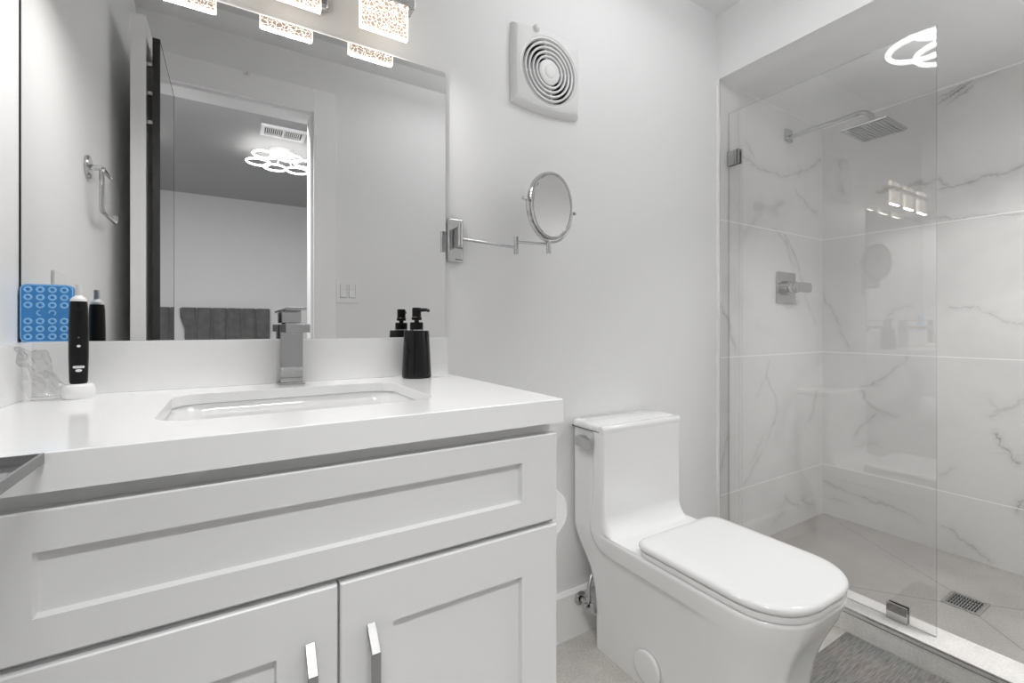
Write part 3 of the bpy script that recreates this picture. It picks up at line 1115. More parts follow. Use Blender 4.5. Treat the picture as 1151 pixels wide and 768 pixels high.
# ================================================================ exhaust fan
t = thing('exhaust_fan', 'white square exhaust fan with round concentric grille high on the wall', 'fan', (0.874, D, H + 0.83))
px0, px1, pz0, pz1 = 0.751, 1.016, H + 0.698, H + 0.972
pcx, pcz = (px0 + px1) / 2, (pz0 + pz1) / 2
gcx, gcz, GR = 0.884, H + 0.830, 0.104


def fan_ring(i, bow):
    """Outline of the cover: a square whose top and bottom edges bow outwards."""
    pts = []
    x0, x1, z0, z1 = px0 + i, px1 - i, pz0 + i, pz1 - i
    n = 24
    for k in range(n):
        f = k / n
        pts.append((x0 + (x1 - x0) * f, z0 - bow * (1 - (2 * f - 1) ** 2) + bow))
    for k in range(n):
        f = k / n
        pts.append((x1 + 0.004 * (1 - (2 * f - 1) ** 2), z0 + bow + (z1 - z0 - 2 * bow) * f))
    for k in range(n):
        f = k / n
        pts.append((x1 - (x1 - x0) * f, z1 - bow + bow * (1 - (2 * f - 1) ** 2)))
    for k in range(n):
        f = k / n
        pts.append((x0 - 0.004 * (1 - (2 * f - 1) ** 2), z1 - bow - (z1 - z0 - 2 * bow) * f))
    return pts


def circ(r, y, n=96):
    # starts towards the lower-left corner, running the same way as fan_ring
    return [Vector((gcx + r * math.cos(-3 * PI / 4 + 2 * PI * k / n), y, gcz + r * math.sin(-3 * PI / 4 + 2 * PI * k / n))) for k in range(n)]


yw = D - 0.0005
mb = MB()
mb.loft([[Vector((p[0], yw - d_, p[1])) for p in fan_ring(i_, 0.012)] for i_, d_ in ((0.0, 0.0), (0.0004, 0.006), (0.003, 0.013), (0.007, 0.019), (0.012, 0.0235), (0.0145, 0.025))] + [
         circ(GR + 0.011, yw - 0.0265), circ(GR + 0.009, yw - 0.0275), circ(GR + 0.0075, yw - 0.0255), circ(GR + 0.004, yw - 0.0255), circ(GR, yw - 0.029), circ(GR - 0.002, yw - 0.020), circ(GR - 0.002, yw - 0.002)], cap=False)
mb.build('cover', M['fan_plastic'], t, angle=40)
Mf = Matrix.Translation((gcx, yw, gcz)) @ FACE_FRONT
MB().lathe([(0.0, 0.003), (GR - 0.0015, 0.003), (GR - 0.0015, 0.001), (0.0, 0.001)], Mf, 64).build('duct', M['dark'], t)
for r in (0.0930, 0.0785, 0.0640, 0.0500):
    MB().lathe([(r - 0.0032, 0.017), (r - 0.0032, 0.027), (r - 0.001, 0.0285), (r + 0.002, 0.0285), (r + 0.0032, 0.0265), (r + 0.0032, 0.017), (r - 0.0032, 0.017)], Mf, 72, cap=False).build('grille_ring', M['fan_plastic'], t)
MB().lathe([(0.0, 0.032), (0.012, 0.032), (0.019, 0.031), (0.022, 0.029), (0.023, 0.0295), (0.034, 0.029), (0.040, 0.026), (0.041, 0.012), (0.0, 0.012)], Mf, 64).build('hub', M['fan_plastic'], t)
for k in range(4):
    a = k * PI / 2 + 0.15
    mb = MB()
    d_ = Vector((math.cos(a), 0, math.sin(a)))
    cen = Vector((gcx, yw - 0.019, gcz))
    mb.tube([cen + d_ * 0.038, cen + d_ * (GR - 0.001)], 0.0028, 8)
    mb.build('spoke', M['fan_plastic'], t)
MB().lathe([(0.0, 0.0375), (0.005, 0.037), (0.009, 0.0345), (0.0115, 0.030), (0.0118, 0.018), (0.0, 0.018)], Matrix.Translation((0.832, yw, H + 0.955)) @ FACE_FRONT, 32).build('screw_knob', M['fan_plastic'], t)

# ================================================================ faucet
t = thing('faucet', 'square chrome single lever faucet behind the sink', 'faucet', (0.119, 1.19, ZT))
fx, fy = 0.1195, 1.188
MB().box(fx - 0.0285, fx + 0.0285, fy - 0.026, fy + 0.024, ZT, ZT + 0.006, 0.001).build('base_plate', M['faucet'], t)
MB().box(fx - 0.0235, fx + 0.0235, fy - 0.0215, fy + 0.0195, ZT + 0.006, H + 0.006, 0.0012).build('body', M['faucet'], t)
MB().box(fx - 0.0235, fx + 0.0235, fy - 0.136, fy - 0.0215, H - 0.0125, H + 0.0062, 0.0012).build('spout', M['faucet'], t)
MB().box(fx - 0.0085, fx + 0.0085, fy - 0.128, fy - 0.112, H - 0.0150, H - 0.0125, 0.0005).build('aerator', M['steel'], t)
mb = MB()
mb.box(fx - 0.020, fx + 0.020, fy - 0.018, fy + 0.016, H + 0.009, H + 0.036, 0.001)
mb.box(fx - 0.012, fx + 0.012, fy - 0.012, fy + 0.010, H + 0.006, H + 0.009)
mb.build('cartridge_block', M['faucet'], t)
MB().box(fx - 0.0205, fx + 0.0205, fy - 0.105, fy + 0.0165, H + 0.0362, H + 0.0425, 0.001).build('lever', M['faucet'], t)

# ================================================================ soap dispenser
sx, sy = 0.418, 1.165
t = thing('soap_dispenser', 'black tapered soap dispenser with pump by the backsplash end', 'dispenser', (sx, sy, ZT))
Ms = Matrix.Translation((sx, sy, ZT))
MB().lathe([(0.0, 0.0), (0.0360, 0.0), (0.0382, 0.003), (0.0382, 0.008), (0.0325, 0.121), (0.0310, 0.124), (0.0, 0.124)], Ms, 56).build('bottle', M['black_gloss'], t, angle=50)
tag(MB().lathe([(0.0165, 0.1238), (0.0182, 0.1242), (0.0182, 0.1266), (0.0, 0.1266)], Ms, 40).build('collar_ring', M['chrome'], t), label='thin chrome ring')
MB().lathe([(0.0, 0.1266), (0.0172, 0.1266), (0.0172, 0.144), (0.016, 0.146), (0.0, 0.146)], Ms, 40).build('collar', M['black'], t)
mb = MB()
mb.lathe([(0.0, 0.146), (0.0062, 0.146), (0.0062, 0.151), (0.0128, 0.152), (0.0135, 0.158), (0.0118, 0.160), (0.0118, 0.181), (0.0108, 0.1845), (0.0, 0.185)], Ms, 32)
mb.tube([(sx + 0.006, sy - 0.010, ZT + 0.1785), (sx + 0.018, sy - 0.026, ZT + 0.1785), (sx + 0.022, sy - 0.032, ZT + 0.1755)], [0.0052, 0.0045, 0.0040], 12)
mb.build('pump', M['black'], t)

# ================================================================ toothbrush on its charger
bx, by = -0.2445, 1.160
t = thing('toothbrush_charger', 'white oval toothbrush charger base on the left end of the countertop', 'charger', (bx, by, ZT))
mb = MB()
mb.lathe([(0.0, 0.0), (0.0205, 0.0), (0.0222, 0.003), (0.0222, 0.014), (0.0212, 0.022), (0.0185, 0.0265), (0.0155, 0.0275), (0.0, 0.0275)], Matrix.Translation((bx, by, ZT)) @ Matrix.Rotation(math.radians(-35), 4, 'Z') @ Matrix.Diagonal((1.0, 1.12, 1, 1)), 48)
mb.build('base', M['white_plastic'], t, angle=60)
t = thing('electric_toothbrush', 'black electric toothbrush standing upright on the white charger', 'toothbrush', (bx, by, ZT + 0.0275))
Mt = Matrix.Translation((bx, by, ZT + 0.0277))
MB().lathe([(0.0, 0.0), (0.0118, 0.0), (0.0132, 0.004), (0.0142, 0.05), (0.0143, 0.10), (0.0132, 0.143), (0.0120, 0.154), (0.0, 0.154)], Mt, 40).build('handle', M['black'], t, angle=60)
tag(MB().lathe([(0.0122, 0.1542), (0.0112, 0.159), (0.0062, 0.1635), (0.0052, 0.1655), (0.0, 0.1655)], Mt, 32).build('shoulder', M['white_plastic'], t), label='white shoulder')
tag(MB().lathe([(0.0, 0.1652), (0.0054, 0.1652), (0.0050, 0.183), (0.0044, 0.185), (0.0, 0.185)], Mt, 24).build('neck', simple('neck_plastic', 0.62, 0.4), t), label='pale grey neck')
vd = Vector((-bx, -by, 0)).normalized()         # the printed side is turned to the room
rt = Vector((-vd.y, vd.x, 0))


def on_handle(z, out=0.0145):
    c_ = Vector((bx, by, ZT + 0.0277 + z)) + vd * out
    return Matrix(((rt.x, 0, vd.x, c_.x), (rt.y, 0, vd.y, c_.y), (0, 1, 0, c_.z), (0, 0, 0, 1)))


def patch(w, hh, z, r, m, name, power=2.0, n=16):
    """Small printed oval (half width w, half height hh) that follows the round handle."""
    mb = MB()
    cols = []
    for k in range(n + 1):
        x = -w + 2 * w * k / n
        y = max(hh * 0.12, hh * (max(0.0, 1 - abs(x / w) ** power)) ** (1 / power))
        a = x / r
        row = []
        for s_, o_ in ((-1, 0.00025), (1, 0.00025), (1, -0.0003), (-1, -0.0003)):
            row.append(mb.bm.verts.new(Vector((bx, by, ZT + 0.0277 + z + s_ * y)) + (vd * math.cos(a) + rt * math.sin(a)) * (r + o_)))
        cols.append(row)
    for p, q in zip(cols, cols[1:]):
        for k in range(4):
            mb.bm.faces.new((p[k], q[k], q[(k + 1) % 4], p[(k + 1) % 4]))
    mb.bm.faces.new(cols[0])
    mb.bm.faces.new(cols[-1][::-1])
    return mb.build(name, m, t, smooth=False)


patch(0.0086, 0.0024, 0.0315, 0.0139, M['white_text'], 'logo_pill', 4.0)
text_mesh('Oral-B', 0.0038, on_handle(0.0315, 0.0144), 'logo_lettering', M['logo_grey'], t, 0.00005)
patch(0.0046, 0.0026, 0.0250, 0.0138, M['white_text'], 'emblem')
patch(0.0026, 0.0022, 0.0705, 0.0143, M['white_text'], 'indicator_light')
patch(0.0012, 0.0011, 0.0865, 0.0143, simple('dim_led', 0.2, 0.4), 'indicator_dot')
MB().lathe([(0.0042, 0.0), (0.0042, 0.0006), (0.0034, 0.0009), (0.0, 0.0007)], on_handle(0.138, 0.0131), 24, cap=False).build('power_button', M['black_gloss'], t)

# ================================================================ blue suction pad on the mirror
def wall_pt(x, z, y):
    return Vector((x, y, H + z))


pd0, pd1, pb0, pb1 = -0.341, -0.2645, -0.030, 0.082
YM = D - 0.0064
t = thing('suction_pad', 'blue silicone suction cup pad stuck to the lower left mirror corner', 'phone holder', ((pd0 + pd1) / 2, YM, H + 0.026))
mb = MB()
mb.loft([[Vector((p[0], y, H + p[1])) for p in rrect(pd0 + i, pd1 - i, pb0 + i, pb1 - i, 0.011 - i, 6)] for i, y in ((0.0005, YM), (0.0, YM - 0.001), (0.0, YM - 0.0050), (0.0015, YM - 0.0065))])
mb.build('pad', M['blue'], t)
mb = MB()
mb.loft([[Vector((p[0], y, H + p[1])) for p in rrect(pd0 + i, pd1 - i, pb0 + i, pb1 - i, 0.011 - i, 6)] for i, y in
         ((0.0012, YM - 0.0062), (0.0012, YM - 0.0072), (0.0028, YM - 0.0072), (0.0028, YM - 0.0062))] , cap=False)
tag(mb.build('rim', M['blue_light'], t), label='lighter blue raised rim')
nX, nZ = 4, 7
for i in range(nX):
    for j in range(nZ):
        if j == 3:
            continue
        cx_ = pd0 + 0.0118 + i * 0.0169
        cz_ = H + pb1 - 0.0105 - j * 0.01490 - (0.001 if j > 3 else 0)
        tag(MB().lathe([(0.0028, 0.0), (0.0034, 0.0016), (0.0046, 0.0024), (0.0060, 0.0018), (0.0062, 0.0)], Matrix.Translation((cx_, YM - 0.0064, cz_)) @ FACE_FRONT, 20, cap=False).build('suction_cup', M['blue_light'], t), label='pale blue suction cup ring')
# two half-peeled cups left in the middle row
zm = H + pb1 - 0.0105 - 3 * 0.0149
for cx_, a0, a1 in ((pd0 + 0.0118 + 0.0169, 100, 280), (pd0 + 0.0118 + 2 * 0.0169, -60, 190)):
    pts = [(cx_ + 0.0045 * math.cos(math.radians(a0 + (a1 - a0) * k / 12)), YM - 0.0070, zm + 0.0045 * math.sin(math.radians(a0 + (a1 - a0) * k / 12))) for k in range(13)]
    tag(MB().tube(pts, 0.0012, 8).build('suction_cup', M['blue_light'], t), label='torn pale blue suction cup')

# ================================================================ crumpled clear plastic bag
def crumple():
    mb = MB()
    n, m_ = 22, 26
    grid = []
    for i in range(n):
        row = []
        for j in range(m_):
            u, v = i / (n - 1), j / (m_ - 1)
            # hangs from the side splash down to the counter, fanning out to the right
            x = -0.312 + u * (0.022 + 0.045 * v ** 1.5)
            y = 1.09 + 0.06 * v * (1 - u) + 0.085 * u
            z = ZT + 0.100 * (1 - v) ** 0.8 * (1 - 0.5 * u * v) - 0.012 * u * (1 - v)
            q = noise.noise_vector(Vector((u * 4.2, v * 5.1, 3.7)))
            q2 = noise.noise_vector(Vector((u * 11, v * 13, 9.1)))
            p = Vector((x, y, z)) + Vector((q.x * 0.006 + q2.x * 0.0025, q.y * 0.010, q.z * 0.006 + q2.z * 0.0025))
            p.z = max(p.z, ZT + 0.0012)
            p.x = max(p.x, XL + 0.0235)
            p.y = min(p.y, D - 0.023)
            row.append(mb.bm.verts.new(p))
        grid.append(row)
    for i in range(n - 1):
        for j in range(m_ - 1):
            mb.bm.faces.new((grid[i][j], grid[i + 1][j], grid[i + 1][j + 1], grid[i][j + 1]))
    return mb


o = crumple().build('plastic_bag', M['film'], None, angle=180, fix=True)
sm = o.modifiers.new('film', 'SOLIDIFY')
sm.thickness = 0.0005
tag(o, 'crumpled clear plastic bag against the left side splash', 'bag')

# ================================================================ glass shelf at the counter's left front
TX0, TX1, TY0, TY1, TZ = -0.3432, -0.170, 0.50, 0.6775, H - 0.1455
t = thing('glass_shelf', 'small clear glass shelf with metal rim at the left front countertop corner', 'shelf', ((TX0 + TX1) / 2, 0.60, TZ))
MB().box(TX0 + 0.003, TX1 - 0.003, TY0 + 0.003, TY1 - 0.003, TZ, TZ + 0.003).build('base', M['tray_glass'], t, smooth=False)
mb = MB()
for x0, x1, y0, y1 in ((TX0, TX0 + 0.003, TY0, TY1), (TX1 - 0.003, TX1, TY0, TY1), (TX0 + 0.003, TX1 - 0.003, TY0, TY0 + 0.003), (TX0 + 0.003, TX1 - 0.003, TY1 - 0.003, TY1)):
    mb.box(x0, x1, y0, y1, TZ, TZ + 0.011)
tag(mb.build('rim', M['nickel'], t), label='grey metal rim')
MB().box(TX0 + 0.03, TX0 + 0.10, 0.62, TY1 - 0.02, TZ + 0.003, TZ + 0.006, 0.001).build('divider', M['tray_glass'], t)

# ================================================================ toilet
TXC = 1.1685
t = thing('toilet', 'white one-piece skirted toilet with closed lid against the back wall', 'toilet', (TXC, 0.95, 0))
NF, NA, NS = 12, 10, 34


def sstep(a, b, x):
    f = min(1, max(0, (x - a) / (b - a)))
    return f * f * (3 - 2 * f)


def lerp(a, b, f):
    return a + (b - a) * f


TF, ZD, YD, FR = 1.066, 0.402, 1.012, 0.060     # tank front, deck height, fillet start, fillet radius


def body_ring(z, w, yf, yb, rf, rb, inset=0.0):
    pts = []

    def arc_pts(cx, cy, r, a0, a1, n):
        for k in range(n + 1):
            a = math.radians(a0 + (a1 - a0) * k / n)
            pts.append((cx + r * math.cos(a), cy + r * math.sin(a)))

    def side(x, y0, y1):
        ym = 1.085
        h = NS // 2
        ys = [lerp(y0, ym, k / h) for k in range(1, h)] + [lerp(ym, y1, k / h) for k in range(0, h)]
        return [(x, y) for y in ys]
    # front edge left->right, right side, back, left side
    for k in range(1, NF):
        pts.append((lerp(-w + rf, w - rf, k / NF), yf))
    arc_pts(w - rf, yf + rf, rf, -90, 0, NA)
    pts.extend(side(w, yf + rf, yb - rb))
    arc_pts(w - rb, yb - rb, rb, 0, 90, 4)
    for k in range(1, 6):
        pts.append((lerp(w - rb, -w + rb, k / 6), yb))
    arc_pts(-w + rb, yb - rb, rb, 90, 180, 4)
    pts.extend(side(-w, yf + rf, yb - rb)[::-1])
    arc_pts(-w + rf, yf + rf, rf, 180, 270, NA)
    out = []
    for x, y in pts:
        if inset:
            f = sstep(1.09, 1.0, y)
            x -= math.copysign(inset * f, x) if abs(x) > w * 0.7 else 0
        # band along the tank front and rim stands proud of the recessed flank
        d1, d2 = y - TF, ZD - z
        k_ = 0.09
        h_ = max(k_ - abs(d1 - d2), 0) / k_
        sd = max(d1, d2) + h_ * h_ * k_ * 0.25
        bw = lerp(0.060, 0.044, sstep(0.42, 0.55, z))
        rec = 0.0085 * sstep(bw, bw + 0.012, sd) * sstep(0.66, 0.82, y) * sstep(0.0, 0.05, yb - y + 0.02)
        rec *= 1 - sstep(0.64, 0.70, z) * 0.0
        if abs(x) > w * 0.8:
            x -= math.copysign(rec, x)
        out.append(Vector((TXC + x, y, z)))
    return out


keys = [(0.0, .150, .610, 1.150, .085, .02), (0.03, .150, .606, 1.150, .085, .02), (0.12, .151, .598, 1.150, .088, .02), (0.18, .154, .590, 1.150, .092, .02), (0.24, .159, .576, 1.158, .098, .02),
        (0.29, .166, .558, 1.178, .105, .02), (0.33, .173, .538, 1.205, .112, .02), (0.36, .179, .522, 1.222, .118, .02), (0.38, .1815, .516, 1.224, .121, .02), (0.394, .1825, .514, 1.224, .122, .02)]
rings = []
NZ = 60
tab = []
for q in range(NZ + 1):
    z = 0.394 * q / NZ
    for ka, kb in zip(keys, keys[1:]):
        if ka[0] <= z <= kb[0] + 1e-9:
            f = (z - ka[0]) / (kb[0] - ka[0])
            tab.append([lerp(ka[i], kb[i], f) for i in range(1, 6)])
            break
for _ in range(30):                              # even out the kinks between the key sections
    tab = [tab[0]] + [[(tab[q - 1][i] + 2 * tab[q][i] + tab[q + 1][i]) / 4 for i in range(5)] for q in range(1, NZ)] + [tab[NZ]]
for q in range(NZ + 1):
    rings.append(body_ring(0.394 * q / NZ, *tab[q]))
rings.append(body_ring(0.399, .1825, .516, 1.224, .120, .02, 0.002))
rings.append(body_ring(0.402, .1825, .521, 1.224, .115, .02, 0.006))
for q in range(0, 13):
    g = PI / 2 * q / 12
    rings.append(body_ring(ZD + 0.0008 + FR * (1 - math.cos(g)), .1825, YD + (TF - YD) * math.sin(g), 1.224, lerp(0.03, .012, q / 12), .02, 0.011 * (1 - q / 12)))
for q in range(1, 25):
    z = lerp(ZD + FR, 0.720, q / 24)
    rings.append(body_ring(z, .1825, TF + 0.002 * math.sin(q / 24 * PI), 1.224, .012, .02))
mb = MB()
mb.loft(rings)
body = mb.build('body', M['ceramic'], t, angle=50)
# front lip of the tank and the tank lid behind it
mb = MB()
lip = [(TF, 0.7195), (TF, 0.733), (TF + 0.003, 0.739), (TF + 0.008, 0.742), (TF + 0.019, 0.742), (TF + 0.0215, 0.739), (TF + 0.019, 0.727), (TF + 0.024, 0.7195)]
mb.prism(lip, 'x', TXC - 0.1825, TXC + 0.1825, 0.0015)
mb.build('tank_lip', M['ceramic'], t, angle=40)
mb = MB()
lid = rrect(TXC - 0.183, TXC + 0.183, TF + 0.0235, 1.225, (0.004, 0.004, 0.02, 0.02), 6)


def scl(pts, i):
    cx_, cy_ = TXC, (TF + 1.225) / 2 + 0.01
    return [(p[0] - math.copysign(min(i, abs(p[0] - cx_)), p[0] - cx_), p[1] - math.copysign(min(i, abs(p[1] - cy_)), p[1] - cy_)) for p in pts]


mb.loft([zz(scl(lid, 0.001), 0.7225), zz(lid, 0.7235), zz(lid, 0.736), zz(scl(lid, 0.002), 0.740), zz(scl(lid, 0.006), 0.7425)])
mb.build('tank_lid', M['ceramic'], t, angle=50)
MB().box(TXC - 0.180, TXC + 0.180, TF + 0.024, 1.222, 0.7195, 0.7228).build('lid_gasket', M['dark'], t, smooth=False)


def seat_ring(z, i):
    x0, x1, y0, y1 = 0.983 + i, 1.350 - i, 0.508 + i, 0.942 - i
    pts = []
    rf, rb = 0.135 - i, max(0.012, 0.042 - i * 0.5)

    def sq(cx_, cy_, r, a0, a1, n, e):
        for k in range(n + 1):
            a = math.radians(a0 + (a1 - a0) * k / n)
            c_, s_ = math.cos(a), math.sin(a)
            pts.append((cx_ + r * math.copysign(abs(c_) ** e, c_), cy_ + r * math.copysign(abs(s_) ** e, s_)))
    sq(x0 + rf, y0 + rf, rf, 180, 270, 16, 0.92)
    sq(x1 - rf, y0 + rf, rf, 270, 360, 16, 0.92)
    sq(x1 - rb, y1 - rb, rb, 0, 90, 10, 1)
    sq(x0 + rb, y1 - rb, rb, 90, 180, 10, 1)
    # slight crown across the front edge
    return [Vector((p[0], p[1] - 0.006 * max(0, 1 - ((p[0] - 1.1665) / 0.06) ** 2) * (p[1] < 0.55), z)) for p in pts]


mb = MB()
mb.loft([seat_ring(0.4035, 0.010), seat_ring(0.4045, 0.005), seat_ring(0.413, 0.0035), seat_ring(0.4185, 0.005), seat_ring(0.420, 0.010)])
mb.build('seat', M['seat'], t, angle=50)
mb = MB()
mb.loft([seat_ring(0.4215, 0.007), seat_ring(0.4225, 0.003), seat_ring(0.428, 0.0), seat_ring(0.434, 0.0008), seat_ring(0.4385, 0.004), seat_ring(0.4415, 0.010), seat_ring(0.4435, 0.03), seat_ring(0.4443, 0.06), seat_ring(0.4448, 0.10)])
mb.build('lid', M['seat'], t, angle=60)
for x0 in (1.01, 1.27):
    MB().box(x0, x0 + 0.06, 0.92, 0.938, 0.402, 0.424, 0.004).build('hinge', M['seat'], t)
# flush lever on the left flank
lx = TXC - 0.1825
mb = MB()
mb.prism(rrect(1.148, 1.190, H - 0.3935, H - 0.3585, 0.009, 5), 'x', lx - 0.012, lx + 0.008, 0.002)
tag(mb.build('flush_lever', M['steel'], t, angle=30), label='chrome flush lever base')
MB().prism(rrect(1.112, 1.153, H - 0.394, H - 0.359, 0.008, 5), 'x', lx - 0.020, lx - 0.008, 0.002).build('flush_handle', M['steel'], t, angle=30)
# round cap low on the skirt
Mc = Matrix(((0, 0, -1, TXC - 0.1505 + 0.006), (1, 0, 0, 0.922), (0, 1, 0, H - 0.982), (0, 0, 0, 1)))
MB().lathe([(0.0465, 0.0), (0.047, 0.0078), (0.0455, 0.0098), (0.040, 0.0104), (0.0, 0.0106)], Mc, 44, cap=False).build('bolt_cap', M['ceramic'], t, angle=60)

# water supply valve and hose behind the toilet
t = thing('supply_valve', 'chrome angle stop valve with braided hose behind the toilet', 'valve', (1.02, D - 0.018, 0.13))
vx, vy, vz = 1.018, D - 0.060, 0.128
MB().lathe([(0.0, 0.0), (0.021, 0.0), (0.023, 0.003), (0.012, 0.008), (0.012, 0.0)], Matrix.Translation((vx, D - 0.0182, vz)) @ FACE_FRONT, 28, cap=False).build('flange', M['chrome'], t)
mb = MB()
mb.tube([(vx, D - 0.020, vz), (vx, vy - 0.012, vz)], 0.008, 16)
mb.tube([(vx, vy - 0.004, vz - 0.012), (vx, vy - 0.004, vz + 0.026)], [0.0095, 0.0085], 16)
mb.tube([(vx - 0.018, vy - 0.004, vz), (vx + 0.006, vy - 0.004, vz)], 0.0085, 16)
mb.build('valve_body', M['chrome'], t)
mb = MB()
mb.lathe([(0.0, -0.008), (0.014, -0.008), (0.015, -0.004), (0.015, 0.004), (0.014, 0.008), (0.0, 0.008)], Matrix.Translation((vx, vy - 0.024, vz - 0.006)) @ Matrix.Rotation(PI / 2, 4, 'X') @ Matrix.Diagonal((0.6, 1.3, 1, 1)), 24)
mb.build('valve_handle', M['chrome'], t)
hose = [(vx, vy - 0.004, vz + 0.024), (vx + 0.002, vy - 0.002, vz + 0.055), (vx + 0.018, vy + 0.004, vz + 0.085), (vx + 0.05, vy + 0.008, vz + 0.10), (vx + 0.10, vy + 0.012, vz + 0.11)]
MB().tube(hose, 0.0062, 14).build('hose', M['steel'], t)

# ================================================================ toilet paper beside the vanity
t = thing('paper_holder', 'chrome paper holder post on the right side of the vanity', 'holder', (0.518, 0.89, H - 0.43))
rx, ry0, ry1, rz = 0.612, 0.845, 0.945, H - 0.428
mb = MB()
mb.box(VX1 - 0.006, VX1 + 0.004, 0.945, 0.985, rz - 0.02, rz + 0.02, 0.002)
mb.tube([(VX1 + 0.003, 0.965, rz), (rx - 0.01, 0.965, rz), (rx - 0.003, 0.962, rz), (rx, 0.955, rz), (rx, 0.840, rz)], 0.0065, 12)
mb.build('bar', M['chrome'], t)
t = thing('toilet_paper_roll', 'white toilet paper roll hanging beside the vanity near the toilet', 'toilet paper', (rx, 0.895, rz - 0.058))
Mr = Matrix.Translation((rx, ry1, rz)) @ FACE_FRONT
MB().lathe([(0.020, 0.0), (0.057, 0.0), (0.058, 0.002), (0.058, 0.098), (0.057, 0.1), (0.020, 0.1), (0.020, 0.0)], Mr, 56, cap=False).build('paper', M['paper'], t, angle=40)
MB().lathe([(0.0185, 0.0005), (0.0205, 0.0005), (0.0205, 0.0995), (0.0185, 0.0995), (0.0185, 0.0005)], Mr, 40, cap=False).build('cardboard_core', M['card'], t, angle=40)

# ================================================================ shower
GX, GT = 1.888, 0.010
GZ0, GZ1 = H - 0.9748, H + 0.950
t = thing('shower_glass_panel', 'frameless fixed clear glass panel standing on the shower curb', 'glass panel', (GX, 0.88, GZ0))
mb = MB()
mb.box(GX - GT / 2, GX + GT / 2, 0.530, D - 0.0012, GZ0 + 0.0005, GZ1)
pane = mb.build('pane', [M['glass'], M['glass_edge']], t, smooth=False)
for p in pane.data.polygons:
    if abs(p.normal.x) < 0.5:
        p.material_index = 1
for (y0, y1, z0, z1, nm) in ((D - 0.056, D - 0.0012, H + 0.712, H + 0.775, 'wall'), (0.600, 0.656, GZ0, GZ0 + 0.054, 'floor')):
    mb = MB()
    mb.box(GX - 0.013, GX - 0.0052, y0, y1, z0, z1, 0.001)
    mb.box(GX + 0.0052, GX + 0.013, y0, y1, z0, z1, 0.001)
    mb.build('clamp', M['chrome'], t)

t = thing('rain_shower', 'square chrome rain shower head on a long wall arm', 'shower head', (2.37, D, H + 0.95))
ax_ = 2.375
MB().box(ax_ - 0.030, ax_ + 0.030, D - 0.010, D - 0.0005, H + 0.925, H + 0.985, 0.002).build('wall_flange', M['chrome'], t)
pts = [(ax_, D - 0.008, H + 0.945), (ax_, 1.05, H + 0.947), (ax_, 0.93, H + 0.948)]
for k in range(1, 9):
    g = PI / 2 * k / 8
    pts.append((ax_, 0.93 - 0.05 * math.sin(g), H + 0.948 - 0.05 * (1 - math.cos(g))))
pts.append((ax_, 0.88, H + 0.875))
MB().tube(pts, 0.0105, 18).build('arm', M['chrome'], t)
MB().tube([(ax_, 0.88, H + 0.893), (ax_, 0.88, H + 0.868)], [0.015, 0.017], 20).build('ball_joint', M['chrome'], t)
hx0, hx1, hy0, hy1 = ax_ - 0.088, ax_ + 0.135, 0.800, 0.965
MB().box(hx0, hx1, hy0, hy1, H + 0.858, H + 0.869, 0.002).build('plate', M['chrome'], t)
mb = MB()
for k in range(12):
    y = hy0 + 0.011 + k * 0.0130
    mb.box(hx0 + 0.008, hx1 - 0.008, y - 0.003, y + 0.003, H + 0.8555, H + 0.8585)
tag(mb.build('nozzle_strips', simple('nozzle_rubber', 0.42, 0.5), t, smooth=False), label='grey rubber nozzle strips')

t = thing('shower_valve', 'square chrome shower valve with lever on the marble wall', 'valve', (2.35, D, H + 0.19))
MB().box(2.268, 2.432, D - 0.010, D - 0.0005, H + 0.118, H + 0.270, 0.002).build('wall_plate', M['chrome'], t)
vcx, vcz = 2.345, H + 0.192
Mv = Matrix.Translation((vcx, D - 0.010, vcz)) @ FACE_FRONT
MB().lathe([(0.036, 0.0), (0.036, 0.018), (0.027, 0.020), (0.027, 0.052), (0.025, 0.055), (0.0, 0.056)], Mv, 40, cap=False).build('hub', M['chrome'], t, angle=40)
mb = MB()
mb.prism(rrect(vcx - 0.024, vcx + 0.105, vcz - 0.024, vcz + 0.024, 0.022, 6), 'y', D - 0.080, D - 0.064, 0.003)
mb.build('lever', M['chrome'], t, angle=40)

t = thing('floor_drain', 'rectangular steel drain grate in the shower floor', 'drain', (2.28, 0.56, ZSF))
dx0, dx1, dy0, dy1 = 2.218, 2.342, 0.509, 0.612
mb = MB()
for x0, x1, y0, y1 in ((dx0, dx1, dy0, dy0 + 0.010), (dx0, dx1, dy1 - 0.010, dy1), (dx0, dx0 + 0.010, dy0 + 0.010, dy1 - 0.010), (dx1 - 0.010, dx1, dy0 + 0.010, dy1 - 0.010)):
    mb.box(x0, x1, y0, y1, ZSF - 0.004, ZSF + 0.0035, 0.0006)
mb.build('frame', M['steel'], t)
MB().box(dx0 + 0.009, dx1 - 0.009, dy0 + 0.009, dy1 - 0.009, ZSF - 0.004, ZSF + 0.0006).build('sump', M['dark'], t, smooth=False)
mb = MB()
for k in range(4):
    x = dx0 + 0.0135 + k * 0.0267
    for j in range(11):
        y = dy0 + 0.0125 + j * 0.0078
        mb.box(x, x + 0.0215, y - 0.0020, y + 0.0014, ZSF + 0.0004, ZSF + 0.0028)
for k in range(5):
    x = dx0 + 0.0100 + k * 0.0252
    mb.box(x, x + 0.0030, dy0 + 0.010, dy1 - 0.010, ZSF + 0.0004, ZSF + 0.0028)
mb.build('grate', M['steel'], t, smooth=False)

# ================================================================ rug
mb = MB()
rng = random.Random(3)
ring = rrect(1.362, 1.800, -0.01, 0.741, 0.006, 4)
mb.loft([zz(ring, 0.0004), zz(ring, 0.008), zz(rrect(1.366, 1.796, -0.006, 0.737, 0.006, 4), 0.011)])
o = mb.build('bath_rug', M['rug'], None, angle=60)
tag(o, 'dark grey mottled woven rug on the floor along the shower curb', 'rug')

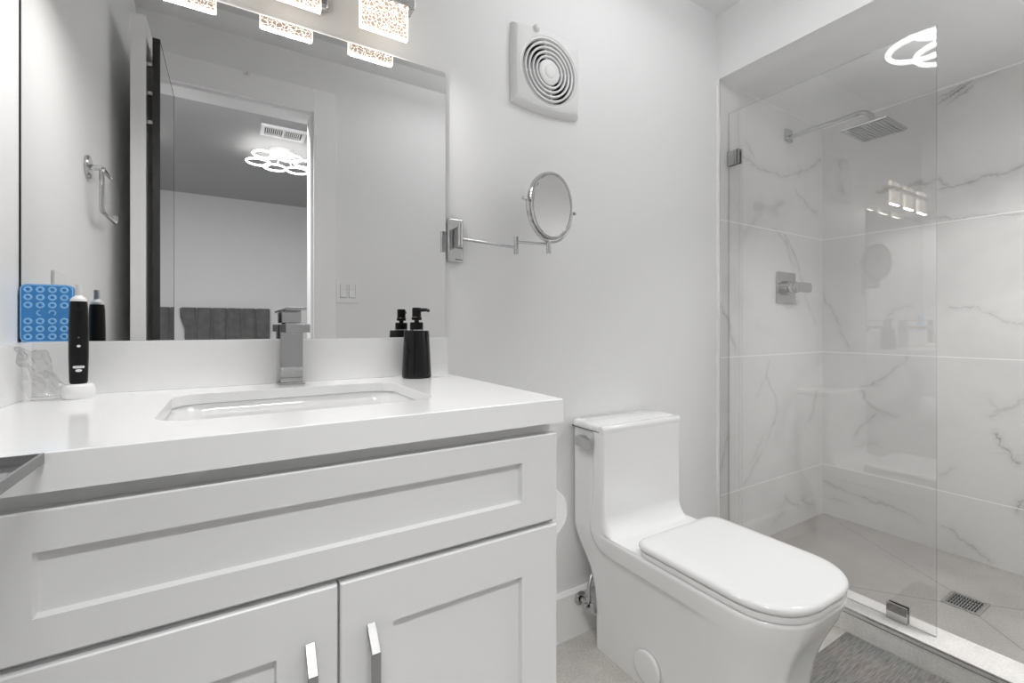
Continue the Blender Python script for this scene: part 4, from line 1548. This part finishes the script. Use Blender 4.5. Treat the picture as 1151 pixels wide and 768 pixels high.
# ================================================================ fittings seen in the mirror
t = thing('towel_ring', 'open square chrome towel ring on the left wall seen in the mirror', 'towel ring', (XL, 0.748, H + 0.44))
Mw = Matrix(((0, 0, 1, XL + 0.0005), (1, 0, 0, 0.748), (0, 1, 0, H + 0.4465), (0, 0, 0, 1)))
MB().lathe([(0.0, 0.008), (0.028, 0.008), (0.032, 0.005), (0.032, 0.0), (0.0, 0.0)], Mw, 40).build('rosette', M['chrome'], t)
tx = XL + 0.032
mb = MB()
mb.tube([(XL + 0.006, 0.748, H + 0.4465), (tx, 0.748, H + 0.449)], 0.0075, 14)
mb.build('post', M['chrome'], t)
path = [(tx, 0.645, H + 0.449), (tx, 0.735, H + 0.450), (tx, 0.746, H + 0.447), (tx, 0.749, H + 0.438), (tx, 0.749, H + 0.340), (tx, 0.746, H + 0.330), (tx, 0.736, H + 0.327), (tx, 0.580, H + 0.327), (tx, 0.573, H + 0.330), (tx, 0.571, H + 0.338), (tx, 0.571, H + 0.350)]
MB().tube(path, 0.0058, 14).build('hanger', M['chrome'], t)

t = thing('light_switch', 'white double rocker light switch beside the doorway casing', 'switch', (0.515, YF, H + 0.185))
MB().box(0.4585, 0.573, YF, YF + 0.006, H + 0.124, H + 0.246, 0.002).build('plate', M['white_plastic'], t)
for x0 in (0.479, 0.522):
    mb = MB()
    mb.prism([(YF + 0.006, H + 0.152), (YF + 0.0115, H + 0.152), (YF + 0.0075, H + 0.186), (YF + 0.0095, H + 0.219), (YF + 0.006, H + 0.219)], 'x', x0, x0 + 0.031)
    mb.build('rocker', M['white_plastic'], t, smooth=False)
    mb = MB()
    mb.box(x0 - 0.0015, x0, YF + 0.0055, YF + 0.0066, H + 0.150, H + 0.221)
    mb.box(x0 + 0.031, x0 + 0.0325, YF + 0.0055, YF + 0.0066, H + 0.150, H + 0.221)
    mb.box(x0, x0 + 0.031, YF + 0.0055, YF + 0.0066, H + 0.150, H + 0.152)
    mb.build('rocker_gap', M['grey_text'], t, smooth=False)

t = thing('wall_outlet', 'white outlet plate on the left wall above the side splash', 'outlet', (XL, 0.985, H + 0.07))
MB().box(XL + 0.0003, XL + 0.006, 0.925, 1.045, H - 0.005, H + 0.128, 0.002).build('plate', M['white_plastic'], t)
for y0 in (0.947, 0.993):
    MB().box(XL + 0.006, XL + 0.0085, y0, y0 + 0.032, H + 0.028, H + 0.096, 0.002).build('socket', M['white_plastic'], t)

t = thing('adhesive_hook', 'small clear plastic hook on the top edge of the door casing', 'hook', (0.061, YF + 0.016, H + 1.187))
MB().box(0.048, 0.074, YF + 0.0163, YF + 0.020, H + 1.165, H + 1.186, 0.002).build('plate', M['white_plastic'], t)
MB().tube([(0.061, YF + 0.020, H + 1.176), (0.061, YF + 0.030, H + 1.170), (0.061, YF + 0.032, H + 1.178)], 0.003, 10).build('hook', M['chrome'], t)
